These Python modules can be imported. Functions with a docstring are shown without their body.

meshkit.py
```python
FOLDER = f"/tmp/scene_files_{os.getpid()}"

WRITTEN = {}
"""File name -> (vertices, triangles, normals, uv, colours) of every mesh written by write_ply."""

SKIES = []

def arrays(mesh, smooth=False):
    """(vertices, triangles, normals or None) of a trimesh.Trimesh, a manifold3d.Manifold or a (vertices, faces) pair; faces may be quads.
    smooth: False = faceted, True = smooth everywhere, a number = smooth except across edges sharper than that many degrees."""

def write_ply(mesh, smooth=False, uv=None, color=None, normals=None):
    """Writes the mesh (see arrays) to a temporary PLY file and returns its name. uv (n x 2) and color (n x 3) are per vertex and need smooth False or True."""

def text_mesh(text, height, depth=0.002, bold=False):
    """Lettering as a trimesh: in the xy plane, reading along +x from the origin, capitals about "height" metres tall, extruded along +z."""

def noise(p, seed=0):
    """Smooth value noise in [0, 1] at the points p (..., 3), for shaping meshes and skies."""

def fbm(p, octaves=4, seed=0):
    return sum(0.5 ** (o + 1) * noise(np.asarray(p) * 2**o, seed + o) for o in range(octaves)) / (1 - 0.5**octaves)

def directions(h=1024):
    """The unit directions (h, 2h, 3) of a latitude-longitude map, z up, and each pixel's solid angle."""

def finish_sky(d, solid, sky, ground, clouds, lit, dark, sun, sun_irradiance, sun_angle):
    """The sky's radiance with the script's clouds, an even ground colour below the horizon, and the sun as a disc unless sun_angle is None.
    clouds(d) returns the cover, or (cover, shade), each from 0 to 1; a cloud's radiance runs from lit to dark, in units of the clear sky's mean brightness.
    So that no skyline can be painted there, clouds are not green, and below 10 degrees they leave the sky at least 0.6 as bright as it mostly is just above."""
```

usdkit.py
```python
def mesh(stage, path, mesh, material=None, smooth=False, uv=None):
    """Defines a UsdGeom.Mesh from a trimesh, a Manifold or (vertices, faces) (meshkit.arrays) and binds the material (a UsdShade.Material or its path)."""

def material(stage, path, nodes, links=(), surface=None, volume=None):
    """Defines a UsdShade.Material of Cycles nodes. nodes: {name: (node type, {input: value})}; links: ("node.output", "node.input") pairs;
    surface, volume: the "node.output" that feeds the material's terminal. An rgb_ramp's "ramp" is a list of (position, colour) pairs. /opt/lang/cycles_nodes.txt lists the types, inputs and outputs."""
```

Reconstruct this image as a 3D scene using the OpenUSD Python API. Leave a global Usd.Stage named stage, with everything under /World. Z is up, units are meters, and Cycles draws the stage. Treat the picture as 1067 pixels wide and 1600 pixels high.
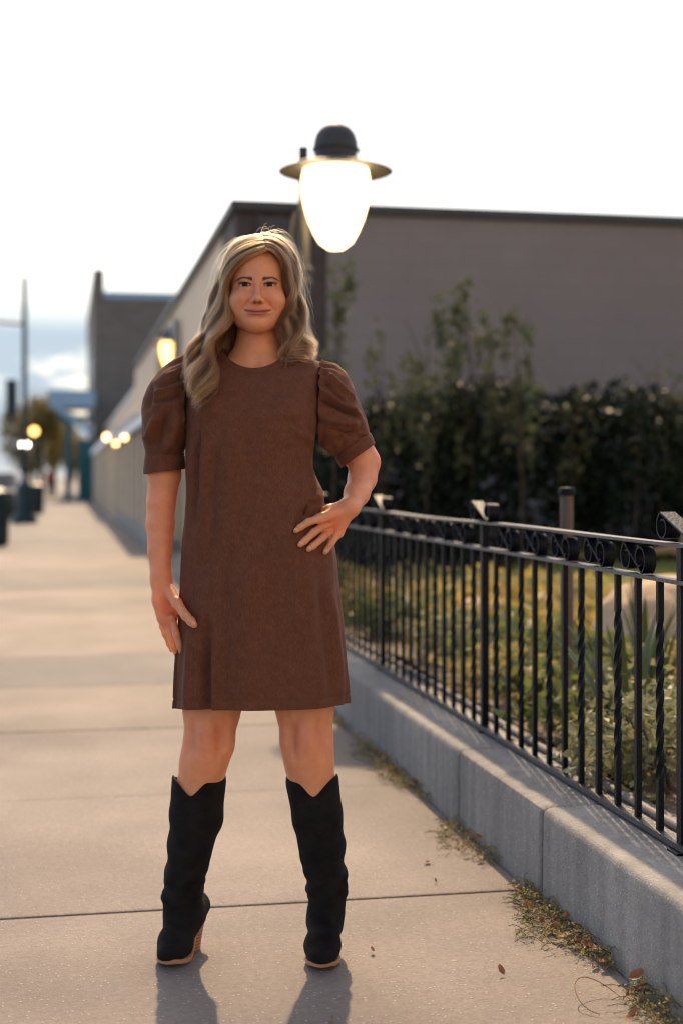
import math, random
import numpy as np, trimesh, usdkit, meshkit
from scipy.interpolate import PchipInterpolator, CubicSpline
from scipy.spatial import cKDTree
from scipy.ndimage import binary_dilation
from scipy.sparse import coo_matrix
from pxr import Usd, UsdGeom, UsdLux, UsdShade, Gf, Sdf, Vt

stage = Usd.Stage.CreateInMemory()
UsdGeom.SetStageUpAxis(stage, UsdGeom.Tokens.z)
UsdGeom.SetStageMetersPerUnit(stage, 1.0)
UsdGeom.Xform.Define(stage, '/World')

# ------------------------------------------------------------------ camera, sky, sun, exposure
FPX, CX, HY, CAMZ = 2222.0, 533.5, 746.0, 1.15       # lens and horizon of a 1067 x 1600 picture
TH = math.radians(10.91)                              # the camera looks a little to the right of the street
cam = UsdGeom.Camera.Define(stage, '/World/camera')
cam.AddTranslateOp().Set(Gf.Vec3d(0, 0, CAMZ))
cam.AddRotateZOp().Set(-math.degrees(TH))
cam.AddRotateXOp().Set(90.0)
cam.CreateFocalLengthAttr(50.0)
cam.CreateHorizontalApertureAttr(1067 / FPX * 50)
cam.CreateVerticalApertureAttr(1600 / FPX * 50)
cam.CreateVerticalApertureOffsetAttr(-54 / FPX * 50)
cam.CreateClippingRangeAttr(Gf.Vec2f(0.1, 2000))
cam.CreateFStopAttr(2.0)
cam.CreateFocusDistanceAttr(3.36)
cam.CreateExposureAttr(0.98)

SUN_AZ, SUN_EL = math.radians(8.5), math.radians(44.0)   # azimuth from the street direction towards the right
dome = UsdLux.DomeLight.Define(stage, '/World/sky')
dome.GetPrim().SetCustomDataByKey('kind', 'structure')
sky_mat = usdkit.material(stage, '/World/Looks/sky', {
    'tc': ('texture_coordinate', {}),
    'sky': ('sky_texture', {'sky_type': 'single_scattering', 'sun_disc': False, 'sun_elevation': SUN_EL, 'sun_rotation': SUN_AZ,
                            'altitude': 100.0, 'air_density': 1.0, 'aerosol_density': 2.2, 'ozone_density': 1.0}),
    'wb': ('mix', {'mix_type': 'multiply', 'fac': 1.0, 'color2': (1.08, 1.0, 0.90)}),
    'map': ('mapping', {'scale': (1.0, 1.0, 3.6)}),
    'noise': ('noise_texture', {'scale': 5.5, 'detail': 6.0, 'roughness': 0.55}),
    'ramp': ('rgb_ramp', {'ramp': [(0.29, (0, 0, 0)), (0.42, (1, 1, 1))]}),
    'sep': ('separate_xyz', {}), 'low': ('rgb_ramp', {'ramp': [(0.0, (.86, .86, .86)), (0.03, (1, 1, 1)), (0.10, (1, 1, 1)), (0.15, (0.10, 0.10, 0.10)), (0.4, (0, 0, 0))]}),
    'mix': ('mix', {'mix_type': 'mix', 'color2': (2.6, 3.1, 3.55)}),
    'fac': ('math', {'math_type': 'multiply'}),
    'bg': ('background_shader', {'strength': 0.115})},
    [('tc.generated', 'map.vector'), ('map.vector', 'noise.vector'), ('noise.fac', 'ramp.fac'), ('ramp.color', 'fac.value1'), ('tc.generated', 'sep.vector'), ('sep.z', 'low.fac'), ('low.color', 'fac.value2'),
     ('sky.color', 'wb.color1'), ('wb.color', 'mix.color1'), ('fac.value', 'mix.fac'), ('mix.color', 'bg.color')], surface='bg.background')
UsdShade.MaterialBindingAPI.Apply(dome.GetPrim()).Bind(sky_mat)
sun = UsdLux.DistantLight.Define(stage, '/World/sun')
sun.CreateNormalizeAttr(True)
sun.CreateIntensityAttr(0.66)
sun.CreateAngleAttr(1.1)
sun.CreateColorAttr(Gf.Vec3f(1.0, 0.72, 0.42))
sun.AddRotateZOp().Set(-math.degrees(SUN_AZ))
sun.AddRotateXOp().Set(-(90 - math.degrees(SUN_EL)))   # the light shines along -z, away from the sun's direction

# ------------------------------------------------------------------ helpers
used = {}
def numbered(parent, name):
    key = parent + '/' + name
    n = used.get(key, 0)
    used[key] = n + 1
    return key if n == 0 else f'{key}_{n:03d}'
def pth(parent):
    return '/World' if parent is None else str(parent.GetPath())
def obj(name, mesh, mat, parent=None, smooth=False):
    m = usdkit.mesh(stage, numbered(pth(parent), name), mesh, mat, smooth=smooth)
    return m.GetPrim()
def tag(p, label=None, cat=None, group=None, kind=None):
    for k, v in (('label', label), ('category', cat), ('group', group), ('kind', kind)):
        if v:
            p.SetCustomDataByKey(k, v)
    return p
def thing(name, label, cat, loc=(0, 0, 0), rotz=0.0, group=None, scale=None):
    x = UsdGeom.Xform.Define(stage, numbered('/World', name))
    x.AddTranslateOp().Set(Gf.Vec3d(*map(float, loc)))
    x.AddRotateZOp().Set(float(rotz))
    if scale is not None:
        x.AddScaleOp().Set(Gf.Vec3f(*map(float, (scale,) * 3 if np.ndim(scale) == 0 else scale)))
    return tag(x.GetPrim(), label, cat, group)
def dup(root, loc, rotz=0.0, label=None, group=None, scale=None):
    was = root.GetCustomData()
    base = root.GetName()
    while base[-4:-3] == '_' and base[-3:].isdigit():
        base = base[:-4]
    r = thing(base, label or was['label'], was['category'], loc, rotz, group or was.get('group'), scale)
    r.GetReferences().AddInternalReference(root.GetPath())
    r.SetInstanceable(True)
    return r
def cat(ms):
    return trimesh.util.concatenate([m if isinstance(m, trimesh.Trimesh) else trimesh.Trimesh(*m, process=False) for m in ms])
def box(x0, x1, y0, y1, z0, z1):
    m = trimesh.creation.box((x1 - x0, y1 - y0, z1 - z0))
    m.apply_translation(((x0 + x1) / 2, (y0 + y1) / 2, (z0 + z1) / 2))
    return m
def bevel_box(x0, x1, y0, y1, z0, z1, b):
    """A box with chamfered edges, as a convex hull."""
    p = []
    for sx in (0, 1):
        for sy in (0, 1):
            for sz in (0, 1):
                c = np.array([(x0, x1)[sx], (y0, y1)[sy], (z0, z1)[sz]])
                i = np.array([1 - 2 * sx, 1 - 2 * sy, 1 - 2 * sz]) * b
                for k in range(3):
                    q = c + i
                    q[k] = c[k]
                    p.append(q)
    return trimesh.convex.convex_hull(np.array(p))
def grid_faces(n, m, closed=True):
    """Quads of n rings of m points."""
    i, j = np.meshgrid(np.arange(n - 1), np.arange(m if closed else m - 1), indexing='ij')
    a, b = i * m + j, i * m + (j + 1) % m
    return np.stack([a, b, b + m, a + m], -1).reshape(-1, 4)
def tri(q):
    return np.vstack([q[:, [0, 1, 2]], q[:, [0, 2, 3]]])
def loft(rings, cap=True):
    """rings (n, m, 3) -> closed tube."""
    r = np.asarray(rings, float)
    n, m = r.shape[:2]
    v, f = r.reshape(-1, 3), [tri(grid_faces(n, m))]
    if cap:
        v = np.vstack([v, r[0].mean(0), r[-1].mean(0)])
        j = np.arange(m)
        f.append(np.stack([np.full(m, n * m), (j + 1) % m, j], 1))
        f.append(np.stack([np.full(m, n * m + 1), (n - 1) * m + j, (n - 1) * m + (j + 1) % m], 1))
    return trimesh.Trimesh(v, np.vstack(f), process=False)
def tube(pts, rad, seg=8, flat=None):
    """A round (or with flat=(w, t) rectangular) bar along points."""
    p = np.asarray(pts, float)
    r = np.broadcast_to(np.asarray(rad, float), (len(p),))
    t = np.gradient(p, axis=0)
    t /= np.linalg.norm(t, axis=1, keepdims=True) + 1e-12
    up = np.array([0, 0, 1.0]) if abs(t[:, 2]).mean() < 0.9 else np.array([1.0, 0, 0])
    a = np.cross(t, up)
    a /= np.linalg.norm(a, axis=1, keepdims=True) + 1e-12
    b = np.cross(t, a)
    ang = np.arange(seg) / seg * 2 * np.pi + (np.pi / 4 if seg == 4 else 0)
    rings = p[:, None] + r[:, None, None] * (np.cos(ang)[None, :, None] * a[:, None] + np.sin(ang)[None, :, None] * b[:, None])
    return loft(rings[:, ::-1])
def lathe(profile, seg=32, centre=(0, 0, 0)):
    """profile [(radius, z), ...]"""
    ang = np.arange(seg) / seg * 2 * np.pi
    r = np.array([[(q * math.cos(a), q * math.sin(a), z) for a in ang] for q, z in profile])
    return loft(r + np.array(centre), cap=True)
def moved(m, d):
    m = m.copy(); m.apply_translation(d); return m
def smin(a, b, k):
    h = np.clip(0.5 + 0.5 * (b - a) / k, 0, 1)
    return b + (a - b) * h - k * h * (1 - h)
def smax(a, b, k):
    return -smin(-a, -b, k)
def sd_ell(p, c, r):
    q = (p - np.asarray(c, np.float32)) / np.asarray(r, np.float32)
    k = np.linalg.norm(q, axis=-1)
    return (k - 1) * k / (np.linalg.norm(q / np.asarray(r, np.float32), axis=-1) + 1e-9)
def sd_cap(p, a, b, ra, rb, flat=None):
    """Tapered capsule; flat=(axis, factor) squeezes the distance across one axis."""
    a, b = np.asarray(a, np.float32), np.asarray(b, np.float32)
    ab = b - a
    t = np.clip(((p - a) @ ab) / (ab @ ab + 1e-12), 0, 1)
    d = p - a - t[..., None] * ab
    if flat is not None:
        n, k = flat
        n = np.asarray(n, np.float32)
        d = d + (k - 1) * (d @ n)[..., None] * n
    return np.linalg.norm(d, axis=-1) - (ra + (rb - ra) * t)
def surface_nets(sdf, lo, hi, h):
    """Meshes the zero set of sdf(points) inside a box."""
    n = [int(math.ceil((b - a) / h)) + 1 for a, b in zip(lo, hi)]
    ax = [np.float32(a) + np.float32(h) * np.arange(k, dtype=np.float32) for a, k in zip(lo, n)]
    p = np.stack(np.meshgrid(*ax, indexing='ij'), -1)
    # coarse pass first, the fine grid only near the surface
    cs = sdf(p[::4, ::4, ::4]).astype(np.float32)
    near = binary_dilation(np.abs(cs) < 7 * h, iterations=1)
    up = lambda q: np.repeat(np.repeat(np.repeat(q, 4, 0), 4, 1), 4, 2)
    sh = lambda q: up(q)[:n[0], :n[1], :n[2]]
    vol, mask = sh(cs).copy(), sh(binary_dilation(near, iterations=1))
    vol[mask] = np.concatenate([sdf(q) for q in np.array_split(p[mask], 8)])
    for k in range(3):
        e = [slice(None)] * 3
        for q in (0, -1):
            e[k] = q
            vol[tuple(e)] = np.maximum(vol[tuple(e)], h * .3)
    # no corner-to-corner contacts, so that the surface stays a clean two-sided skin
    for _ in range(8):
        s, changed = vol < 0, False
        for k in range(3):
            u, w = [i for i in range(3) if i != k]
            def part(du, dw):
                e = [slice(None)] * 3
                e[u] = slice(1, None) if du else slice(0, -1)
                e[w] = slice(1, None) if dw else slice(0, -1)
                return tuple(e)
            A, B, C, D = (s[part(*o)] for o in ((0, 0), (1, 1), (1, 0), (0, 1)))
            x1, x2 = A & B & ~C & ~D, C & D & ~A & ~B
            if x1.any() or x2.any():
                changed = True
                vol[part(1, 0)][x1] = -h * .05
                vol[part(0, 0)][x2] = -h * .05
                s = vol < 0
        if not changed:
            break
    s = vol < 0
    c = np.zeros([k - 1 for k in n], np.int8)
    sl = lambda o, m: slice(o, m - 1 + o)
    for o in np.ndindex(2, 2, 2):
        c += s[sl(o[0], n[0]), sl(o[1], n[1]), sl(o[2], n[2])]
    ci = np.argwhere((c > 0) & (c < 8))
    idx = np.full(c.shape, -1, np.int64)
    idx[tuple(ci.T)] = np.arange(len(ci))
    acc, cnt = np.zeros((len(ci), 3)), np.zeros(len(ci))
    for k in range(3):
        e = np.zeros(3, int); e[k] = 1
        for u in np.ndindex(2, 2):
            o = np.insert(np.array(u), k, 0)
            va, vb = vol[tuple((ci + o).T)], vol[tuple((ci + o + e).T)]
            x = (va < 0) != (vb < 0)
            t = np.where(x, va / np.where(x, va - vb, 1), 0)
            acc[x] += (o + t[:, None] * e)[x]
            cnt[x] += 1
    v = (ci + acc / cnt[:, None]) * h + np.asarray(lo)
    quads = []
    for k in range(3):
        e = np.zeros(3, int); e[k] = 1
        a = s[tuple(slice(0, m - 1) if i == k else slice(1, m - 1) for i, m in enumerate(n))]
        b = s[tuple(slice(1, m) if i == k else slice(1, m - 1) for i, m in enumerate(n))]
        g = np.argwhere(a != b) + np.array([0 if i == k else 1 for i in range(3)])
        inside = s[tuple(g.T)]
        u, w = [(1, 2), (2, 0), (0, 1)][k]
        eu, ew = np.eye(3, dtype=int)[u], np.eye(3, dtype=int)[w]
        q = np.stack([idx[tuple((g + o).T)] for o in (-eu - ew, -ew, 0 * eu, -eu)], 1)
        q[~inside] = q[~inside][:, ::-1]
        quads.append(q)
    q = np.vstack(quads)
    return trimesh.Trimesh(v, tri(q), process=False)
def relax(m, n=4):
    e = m.edges_unique
    k = len(m.vertices)
    A = coo_matrix((np.ones(2 * len(e)), (np.r_[e[:, 0], e[:, 1]], np.r_[e[:, 1], e[:, 0]])), (k, k)).tocsr()
    deg = np.maximum(np.asarray(A.sum(1)).ravel(), 1)[:, None]
    v = np.array(m.vertices)
    for i in range(n):
        for f in (.5, -.51):
            v = v + f * (A @ v / deg - v)
    return trimesh.Trimesh(v, m.faces, process=False)

# ------------------------------------------------------------------ materials
def mat(name, nodes, links, surface='p.BSDF'):
    return usdkit.material(stage, '/World/Looks/' + name, nodes, links, surface=surface)
def plain(name, col, rough=0.6, metal=0.0, var=0.12, scale=6.0, bump=0.0, bscale=60.0, spec=0.5, **kw):
    """A principled material with gentle tonal variation and fine relief."""
    c = np.array(col, float)
    n = {'g': ('geometry', {}), 'n': ('noise_texture', {'scale': scale, 'detail': 5.0, 'roughness': 0.6}),
         'r': ('rgb_ramp', {'ramp': [(0.3, tuple(c * (1 - var))), (0.7, tuple(np.minimum(c * (1 + var), 1)))]}),
         'p': ('principled_bsdf', {'roughness': rough, 'metallic': metal, 'specular_ior_level': spec, **kw})}
    l = [('g.position', 'n.vector'), ('n.fac', 'r.fac'), ('r.color', 'p.base_color')]
    if bump:
        n['bn'] = ('noise_texture', {'scale': bscale, 'detail': 4.0})
        n['b'] = ('bump', {'strength': bump, 'distance': 0.01})
        l += [('g.position', 'bn.vector'), ('bn.fac', 'b.height'), ('b.normal', 'p.normal')]
    return mat(name, n, l)
def emit(name, col, strength):
    return mat(name, {'e': ('emission', {'color': col, 'strength': strength})}, [], 'e.emission')
def leafmat(name, cols, trans=0.35, rough=0.5):
    n = {'g': ('geometry', {}), 'p': ('principled_bsdf', {'roughness': rough, 'specular_ior_level': 0.3}), 't': ('translucent_bsdf', {}),
         'r': ('rgb_ramp', {'ramp': list(zip(np.linspace(0, 1, len(cols)), cols))}), 'm': ('mix_closure', {'fac': trans})}
    return mat(name, n, [('g.random_per_island', 'r.fac'), ('r.color', 'p.base_color'), ('r.color', 't.color'), ('p.BSDF', 'm.closure1'), ('t.BSDF', 'm.closure2')], 'm.closure')

def concrete(name, col, dark, speck, bumpk=0.5, stain=0.55, streak=0.0):
    n = {'g': ('geometry', {}),
         'n1': ('noise_texture', {'scale': 1.3, 'detail': 6.0, 'roughness': 0.6}), 'r1': ('rgb_ramp', {'ramp': [(0.32, dark), (0.66, col)]}),
         'n2': ('noise_texture', {'scale': 55.0, 'detail': 5.0, 'roughness': 0.75}), 'r2': ('rgb_ramp', {'ramp': [(0.33, (0.60, 0.60, 0.60)), (0.67, (1.3, 1.3, 1.3))]}),
         'm1': ('mix', {'mix_type': 'multiply', 'fac': stain}),
         'v': ('voronoi_texture', {'scale': 62.0, 'randomness': 1.0}), 'rv': ('rgb_ramp', {'ramp': [(0.16, (1, 1, 1)), (0.26, (0, 0, 0))]}),
         'wn': ('rgb_to_bw', {}), 'rw': ('rgb_ramp', {'ramp': [(0.48, (0, 0, 0)), (0.56, (1, 1, 1))]}),
         'mm': ('math', {'math_type': 'multiply'}), 'mf': ('math', {'math_type': 'multiply', 'value2': 0.55}),
         'm2': ('mix', {'mix_type': 'mix', 'color2': speck}),
         'n3': ('noise_texture', {'scale': 160.0, 'detail': 3.0, 'roughness': 0.7}),
         'ad': ('math', {'math_type': 'multiply_add', 'value2': 0.6}),
         'b': ('bump', {'strength': bumpk * 1.4, 'distance': 0.005}),
         'n0': ('noise_texture', {'scale': 0.33, 'detail': 4.0, 'roughness': 0.55}), 'r0': ('rgb_ramp', {'ramp': [(0.36, (0.68, 0.68, 0.70)), (0.60, (1.14, 1.12, 1.09))]}), 'm0': ('mix', {'mix_type': 'multiply', 'fac': 0.9}),
         'ms': ('mapping', {'scale': (14.0, 14.0, 0.9)}), 'ns': ('noise_texture', {'scale': 1.0, 'detail': 4.0}), 'rs': ('rgb_ramp', {'ramp': [(0.34, (0.62, 0.62, 0.63)), (0.62, (1.12, 1.12, 1.10))]}), 'm4': ('mix', {'mix_type': 'multiply', 'fac': streak}),
         'p': ('principled_bsdf', {'roughness': 0.72, 'specular_ior_level': 0.45})}
    l = [('g.position', 'n1.vector'), ('n1.fac', 'r1.fac'), ('g.position', 'n2.vector'), ('n2.fac', 'r2.fac'), ('r1.color', 'm1.color1'), ('r2.color', 'm1.color2'),
         ('g.position', 'v.vector'), ('v.distance', 'rv.fac'), ('v.color', 'wn.color'), ('wn.val', 'rw.fac'), ('rv.color', 'mm.value1'), ('rw.color', 'mm.value2'), ('mm.value', 'mf.value1'), ('mf.value', 'm2.fac'),
         ('m1.color', 'm0.color1'), ('g.position', 'n0.vector'), ('n0.fac', 'r0.fac'), ('r0.color', 'm0.color2'), ('m0.color', 'm4.color1'), ('g.position', 'ms.vector'), ('ms.vector', 'ns.vector'), ('ns.fac', 'rs.fac'), ('rs.color', 'm4.color2'), ('m4.color', 'm2.color1'), ('m2.color', 'p.base_color'), ('g.position', 'n3.vector'), ('mm.value', 'ad.value1'), ('n3.fac', 'ad.value3'),
         ('ad.value', 'b.height'), ('b.normal', 'p.normal')]
    return mat(name, n, l)

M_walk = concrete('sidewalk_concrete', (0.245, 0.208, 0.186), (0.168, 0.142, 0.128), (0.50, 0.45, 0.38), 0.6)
M_walk_shade = concrete('sidewalk_painted_shade', (0.165, 0.154, 0.150), (0.120, 0.112, 0.110), (0.40, 0.37, 0.34), 0.6)  # shadow bands across the walk, painted as darker, cooler slab colour
M_walk_sunlit = concrete('sidewalk_painted_sun', (0.262, 0.218, 0.186), (0.190, 0.158, 0.136), (0.50, 0.44, 0.36), 0.6)  # sunlit bands between the shadows, painted as paler, warmer slab colour
M_walltop = concrete('wall_concrete', (0.265, 0.262, 0.255), (0.175, 0.176, 0.175), (0.42, 0.40, 0.37), 0.5, streak=0.6)
M_kerb = concrete('kerb_concrete', (0.38, 0.35, 0.32), (0.28, 0.26, 0.24), (0.5, 0.47, 0.43), 0.4)
M_road = plain('asphalt', (0.055, 0.055, 0.058), 0.8, var=0.25, scale=3, bump=0.4, bscale=90)
M_soil = plain('soil', (0.20, 0.15, 0.095), 0.95, var=0.45, scale=9, bump=0.9, bscale=45)
M_grass = plain('lawn', (0.27, 0.27, 0.085), 0.9, var=0.3, scale=5, bump=0.8, bscale=120)
M_iron = plain('black_iron', (0.0020, 0.0040, 0.0080), 0.45, 0.0, var=0.35, scale=14, bump=0.25, bscale=120, spec=0.16)
M_ironrail = plain('rail_iron', (0.035, 0.037, 0.042), 0.36, 0.3, var=0.4, scale=18, bump=0.3, bscale=140, spec=0.7)  # paler, glossier iron for the rails
M_pole = plain('lamp_metal', (0.060, 0.058, 0.054), 0.55, 0.2, var=0.2, scale=6, bump=0.1)
M_globe = mat('lamp_glow', {'e': ('emission', {'color': (1.0, 0.70, 0.34), 'strength': 4.2})}, [], 'e.emission')
M_globe_far = emit('lamp_glow_far', (1.0, 0.52, 0.13), 3.6)
M_stucco = mat('grey_stucco', {'g': ('geometry', {}), 'n': ('noise_texture', {'scale': 0.5, 'detail': 6.0, 'roughness': 0.6}),
    'r': ('rgb_ramp', {'ramp': [(0.3, (0.265, 0.212, 0.185)), (0.7, (0.315, 0.256, 0.226))]}),
    'mp': ('mapping', {'rotation': (math.pi / 2, 0, 0)}),
    'bk': ('brick_texture', {'scale': 1.0, 'brick_width': 0.42, 'row_height': 0.21, 'mortar_size': 0.012, 'mortar_smooth': 0.3, 'color1': (1, 1, 1), 'color2': (0.96, 0.96, 0.96), 'mortar': (0.90, 0.90, 0.90)}),
    'mx': ('mix', {'mix_type': 'multiply', 'fac': 0.8}), 'b': ('bump', {'strength': 0.3, 'distance': 0.01}),
    'p': ('principled_bsdf', {'roughness': 0.85})},
    [('g.position', 'n.vector'), ('n.fac', 'r.fac'), ('g.position', 'mp.vector'), ('mp.vector', 'bk.vector'), ('r.color', 'mx.color1'), ('bk.color', 'mx.color2'), ('mx.color', 'p.base_color'), ('bk.fac', 'b.height'), ('b.normal', 'p.normal')])
M_beige = plain('beige_siding', (0.68, 0.49, 0.31), 0.6, var=0.08, scale=2)
M_trim = plain('pale_trim', (0.55, 0.52, 0.48), 0.5, var=0.08)
M_darktrim = plain('dark_trim', (0.05, 0.047, 0.045), 0.5, var=0.2)
M_brownbrick = plain('brown_brick', (0.085, 0.06, 0.05), 0.85, var=0.3, scale=12, bump=0.5, bscale=30)
M_greybrick = mat('grey_brick', {'g': ('geometry', {}), 'mp': ('mapping', {'rotation': (math.pi / 2, 0, 0)}),
    'bk': ('brick_texture', {'scale': 1.0, 'brick_width': 0.6, 'row_height': 0.25, 'mortar_size': 0.025, 'color1': (0.185, 0.145, 0.112), 'color2': (0.14, 0.11, 0.088), 'mortar': (0.21, 0.18, 0.15)}),
    'p': ('principled_bsdf', {'roughness': 0.9})}, [('g.position', 'mp.vector'), ('mp.vector', 'bk.vector'), ('bk.color', 'p.base_color')])
M_glass = mat('dark_glass', {'p': ('principled_bsdf', {'base_color': (0.03, 0.035, 0.04), 'roughness': 0.08, 'specular_ior_level': 0.8})}, [])
M_awning = plain('pale_awning', (0.86, 0.86, 0.85), 0.7, var=0.06)
M_teal = plain('teal_paint', (0.02, 0.13, 0.15), 0.5, var=0.1)
M_bluepanel = plain('pale_blue_panel', (0.30, 0.42, 0.52), 0.5, var=0.05)
M_darkteal = plain('dark_green_paint', (0.012, 0.035, 0.04), 0.45, var=0.2)
M_bark = plain('bark', (0.075, 0.05, 0.035), 0.9, var=0.35, scale=20, bump=0.8, bscale=60)
M_hedge = leafmat('hedge_leaves', [(0.012, 0.022, 0.010), (0.028, 0.045, 0.018), (0.045, 0.060, 0.022), (0.02, 0.032, 0.016)], 0.15)
M_sapleaf = leafmat('sapling_leaves', [(0.11, 0.125, 0.07), (0.14, 0.15, 0.08), (0.17, 0.155, 0.08), (0.12, 0.135, 0.075)], 0.3, 0.75)
M_autumn = leafmat('autumn_leaves', [(0.22, 0.17, 0.04), (0.40, 0.23, 0.05), (0.48, 0.20, 0.05), (0.26, 0.20, 0.05)], 0.35)
M_gold = leafmat('golden_leaves', [(0.46, 0.35, 0.09), (0.54, 0.38, 0.09), (0.38, 0.33, 0.10), (0.56, 0.32, 0.07)], 0.4)
M_green = leafmat('green_leaves', [(0.17, 0.20, 0.06), (0.30, 0.31, 0.09), (0.44, 0.40, 0.11), (0.22, 0.24, 0.08)], 0.4)
M_rust = leafmat('rust_leaves', [(0.44, 0.36, 0.13), (0.38, 0.34, 0.12), (0.50, 0.36, 0.12), (0.30, 0.31, 0.11)], 0.35)
M_iris = leafmat('iris_leaves', [(0.14, 0.18, 0.09), (0.20, 0.23, 0.12), (0.12, 0.15, 0.08)], 0.3)
M_variegated = leafmat('variegated_leaves', [(0.30, 0.30, 0.16), (0.10, 0.13, 0.05), (0.38, 0.36, 0.22), (0.07, 0.10, 0.04)], 0.3)
M_weed = leafmat('weed_leaves', [(0.32, 0.29, 0.11), (0.48, 0.36, 0.16), (0.52, 0.32, 0.13), (0.34, 0.30, 0.12)], 0.4)
M_dry = leafmat('dry_leaf', [(0.30, 0.13, 0.06), (0.40, 0.20, 0.09), (0.24, 0.11, 0.06), (0.42, 0.27, 0.14)], 0.2)
M_rock = plain('sandstone', (0.50, 0.35, 0.21), 0.85, var=0.2, scale=4, bump=0.6, bscale=25)
M_conduit = plain('conduit', (0.20, 0.18, 0.16), 0.7, 0.0, var=0.2)
M_pipe = plain('brown_pipe', (0.10, 0.065, 0.05), 0.5, var=0.2)
M_mauvepipe = plain('mauve_pipe', (0.26, 0.19, 0.17), 0.5, var=0.15)
M_car = plain('dark_car_paint', (0.015, 0.018, 0.022), 0.2, 0.0, var=0.05, spec=0.8)
M_tyre = plain('tyre', (0.02, 0.02, 0.02), 0.8)
M_silver = plain('silver_paint', (0.45, 0.46, 0.48), 0.3, 0.4, var=0.05)
M_red = plain('red_cloth', (0.42, 0.05, 0.04), 0.8)

# ------------------------------------------------------------------ setting: ground, sidewalk, kerb, road, garden
rng = np.random.default_rng(7)
def ground_sheet():
    return trimesh.Trimesh([(-400, -60, -.16), (400, -60, -.16), (400, 900, -.16), (-400, 900, -.16)], [(0, 1, 2), (0, 2, 3)], process=False)
tag(obj('ground', ground_sheet(), M_soil), kind='structure')
tag(obj('road', box(-11.2, -1.40, -40, 420, -.22, -.13), M_road), kind='structure')
kerb = tag(UsdGeom.Xform.Define(stage, '/World/kerb').GetPrim(), kind='structure')
for k in range(40):
    obj('kerb_stone', bevel_box(-1.39, -1.22, -4 + k * 2.0, -4 + k * 2.0 + 1.992, -.15, 0.0, .012), M_kerb, kerb, smooth=False)
obj('kerb_run', box(-1.39, -1.22, 76, 420, -.15, -.001), M_kerb, kerb)
walk = tag(UsdGeom.Xform.Define(stage, '/World/sidewalk').GetPrim(), kind='structure')
obj('bed', box(-1.215, 1.9, -4, 420, -.15, -.022), M_kerb, walk)
ys = [3.80 + 1.385 * k for k in range(-5, 44)]
def slab(y0, y1, x0, x1, j=0.0):
    """A slab with rounded tooled edges, its top gently uneven."""
    b, nx, ny = 0.010, 14, 10
    xs = np.r_[x0, x0 + b * .4, np.linspace(x0 + b, x1 - b, nx), x1 - b * .4, x1]
    yy = np.r_[y0, y0 + b * .4, np.linspace(y0 + b, y1 - b, ny), y1 - b * .4, y1]
    X, Y = np.meshgrid(xs, yy, indexing='ij')
    Z = (meshkit.fbm(np.stack([X * .9, Y * .9, X * 0 + 3.1], -1), 3, 5) - .5) * .006 + j
    edge = np.minimum(np.minimum(X - x0, x1 - X), np.minimum(Y - y0, y1 - Y))
    Z -= np.where(edge < b, (1 - edge / b) ** 2 * .008, 0)
    Z = np.where(edge <= 1e-6, -.02, Z)
    return trimesh.Trimesh(np.stack([X, Y, Z], -1).reshape(-1, 3), tri(grid_faces(len(xs), len(yy), False))[:, ::-1], process=False)
def fix_up(m):
    if m.face_normals[:, 2].mean() < 0:
        m.invert()
    return m
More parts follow.
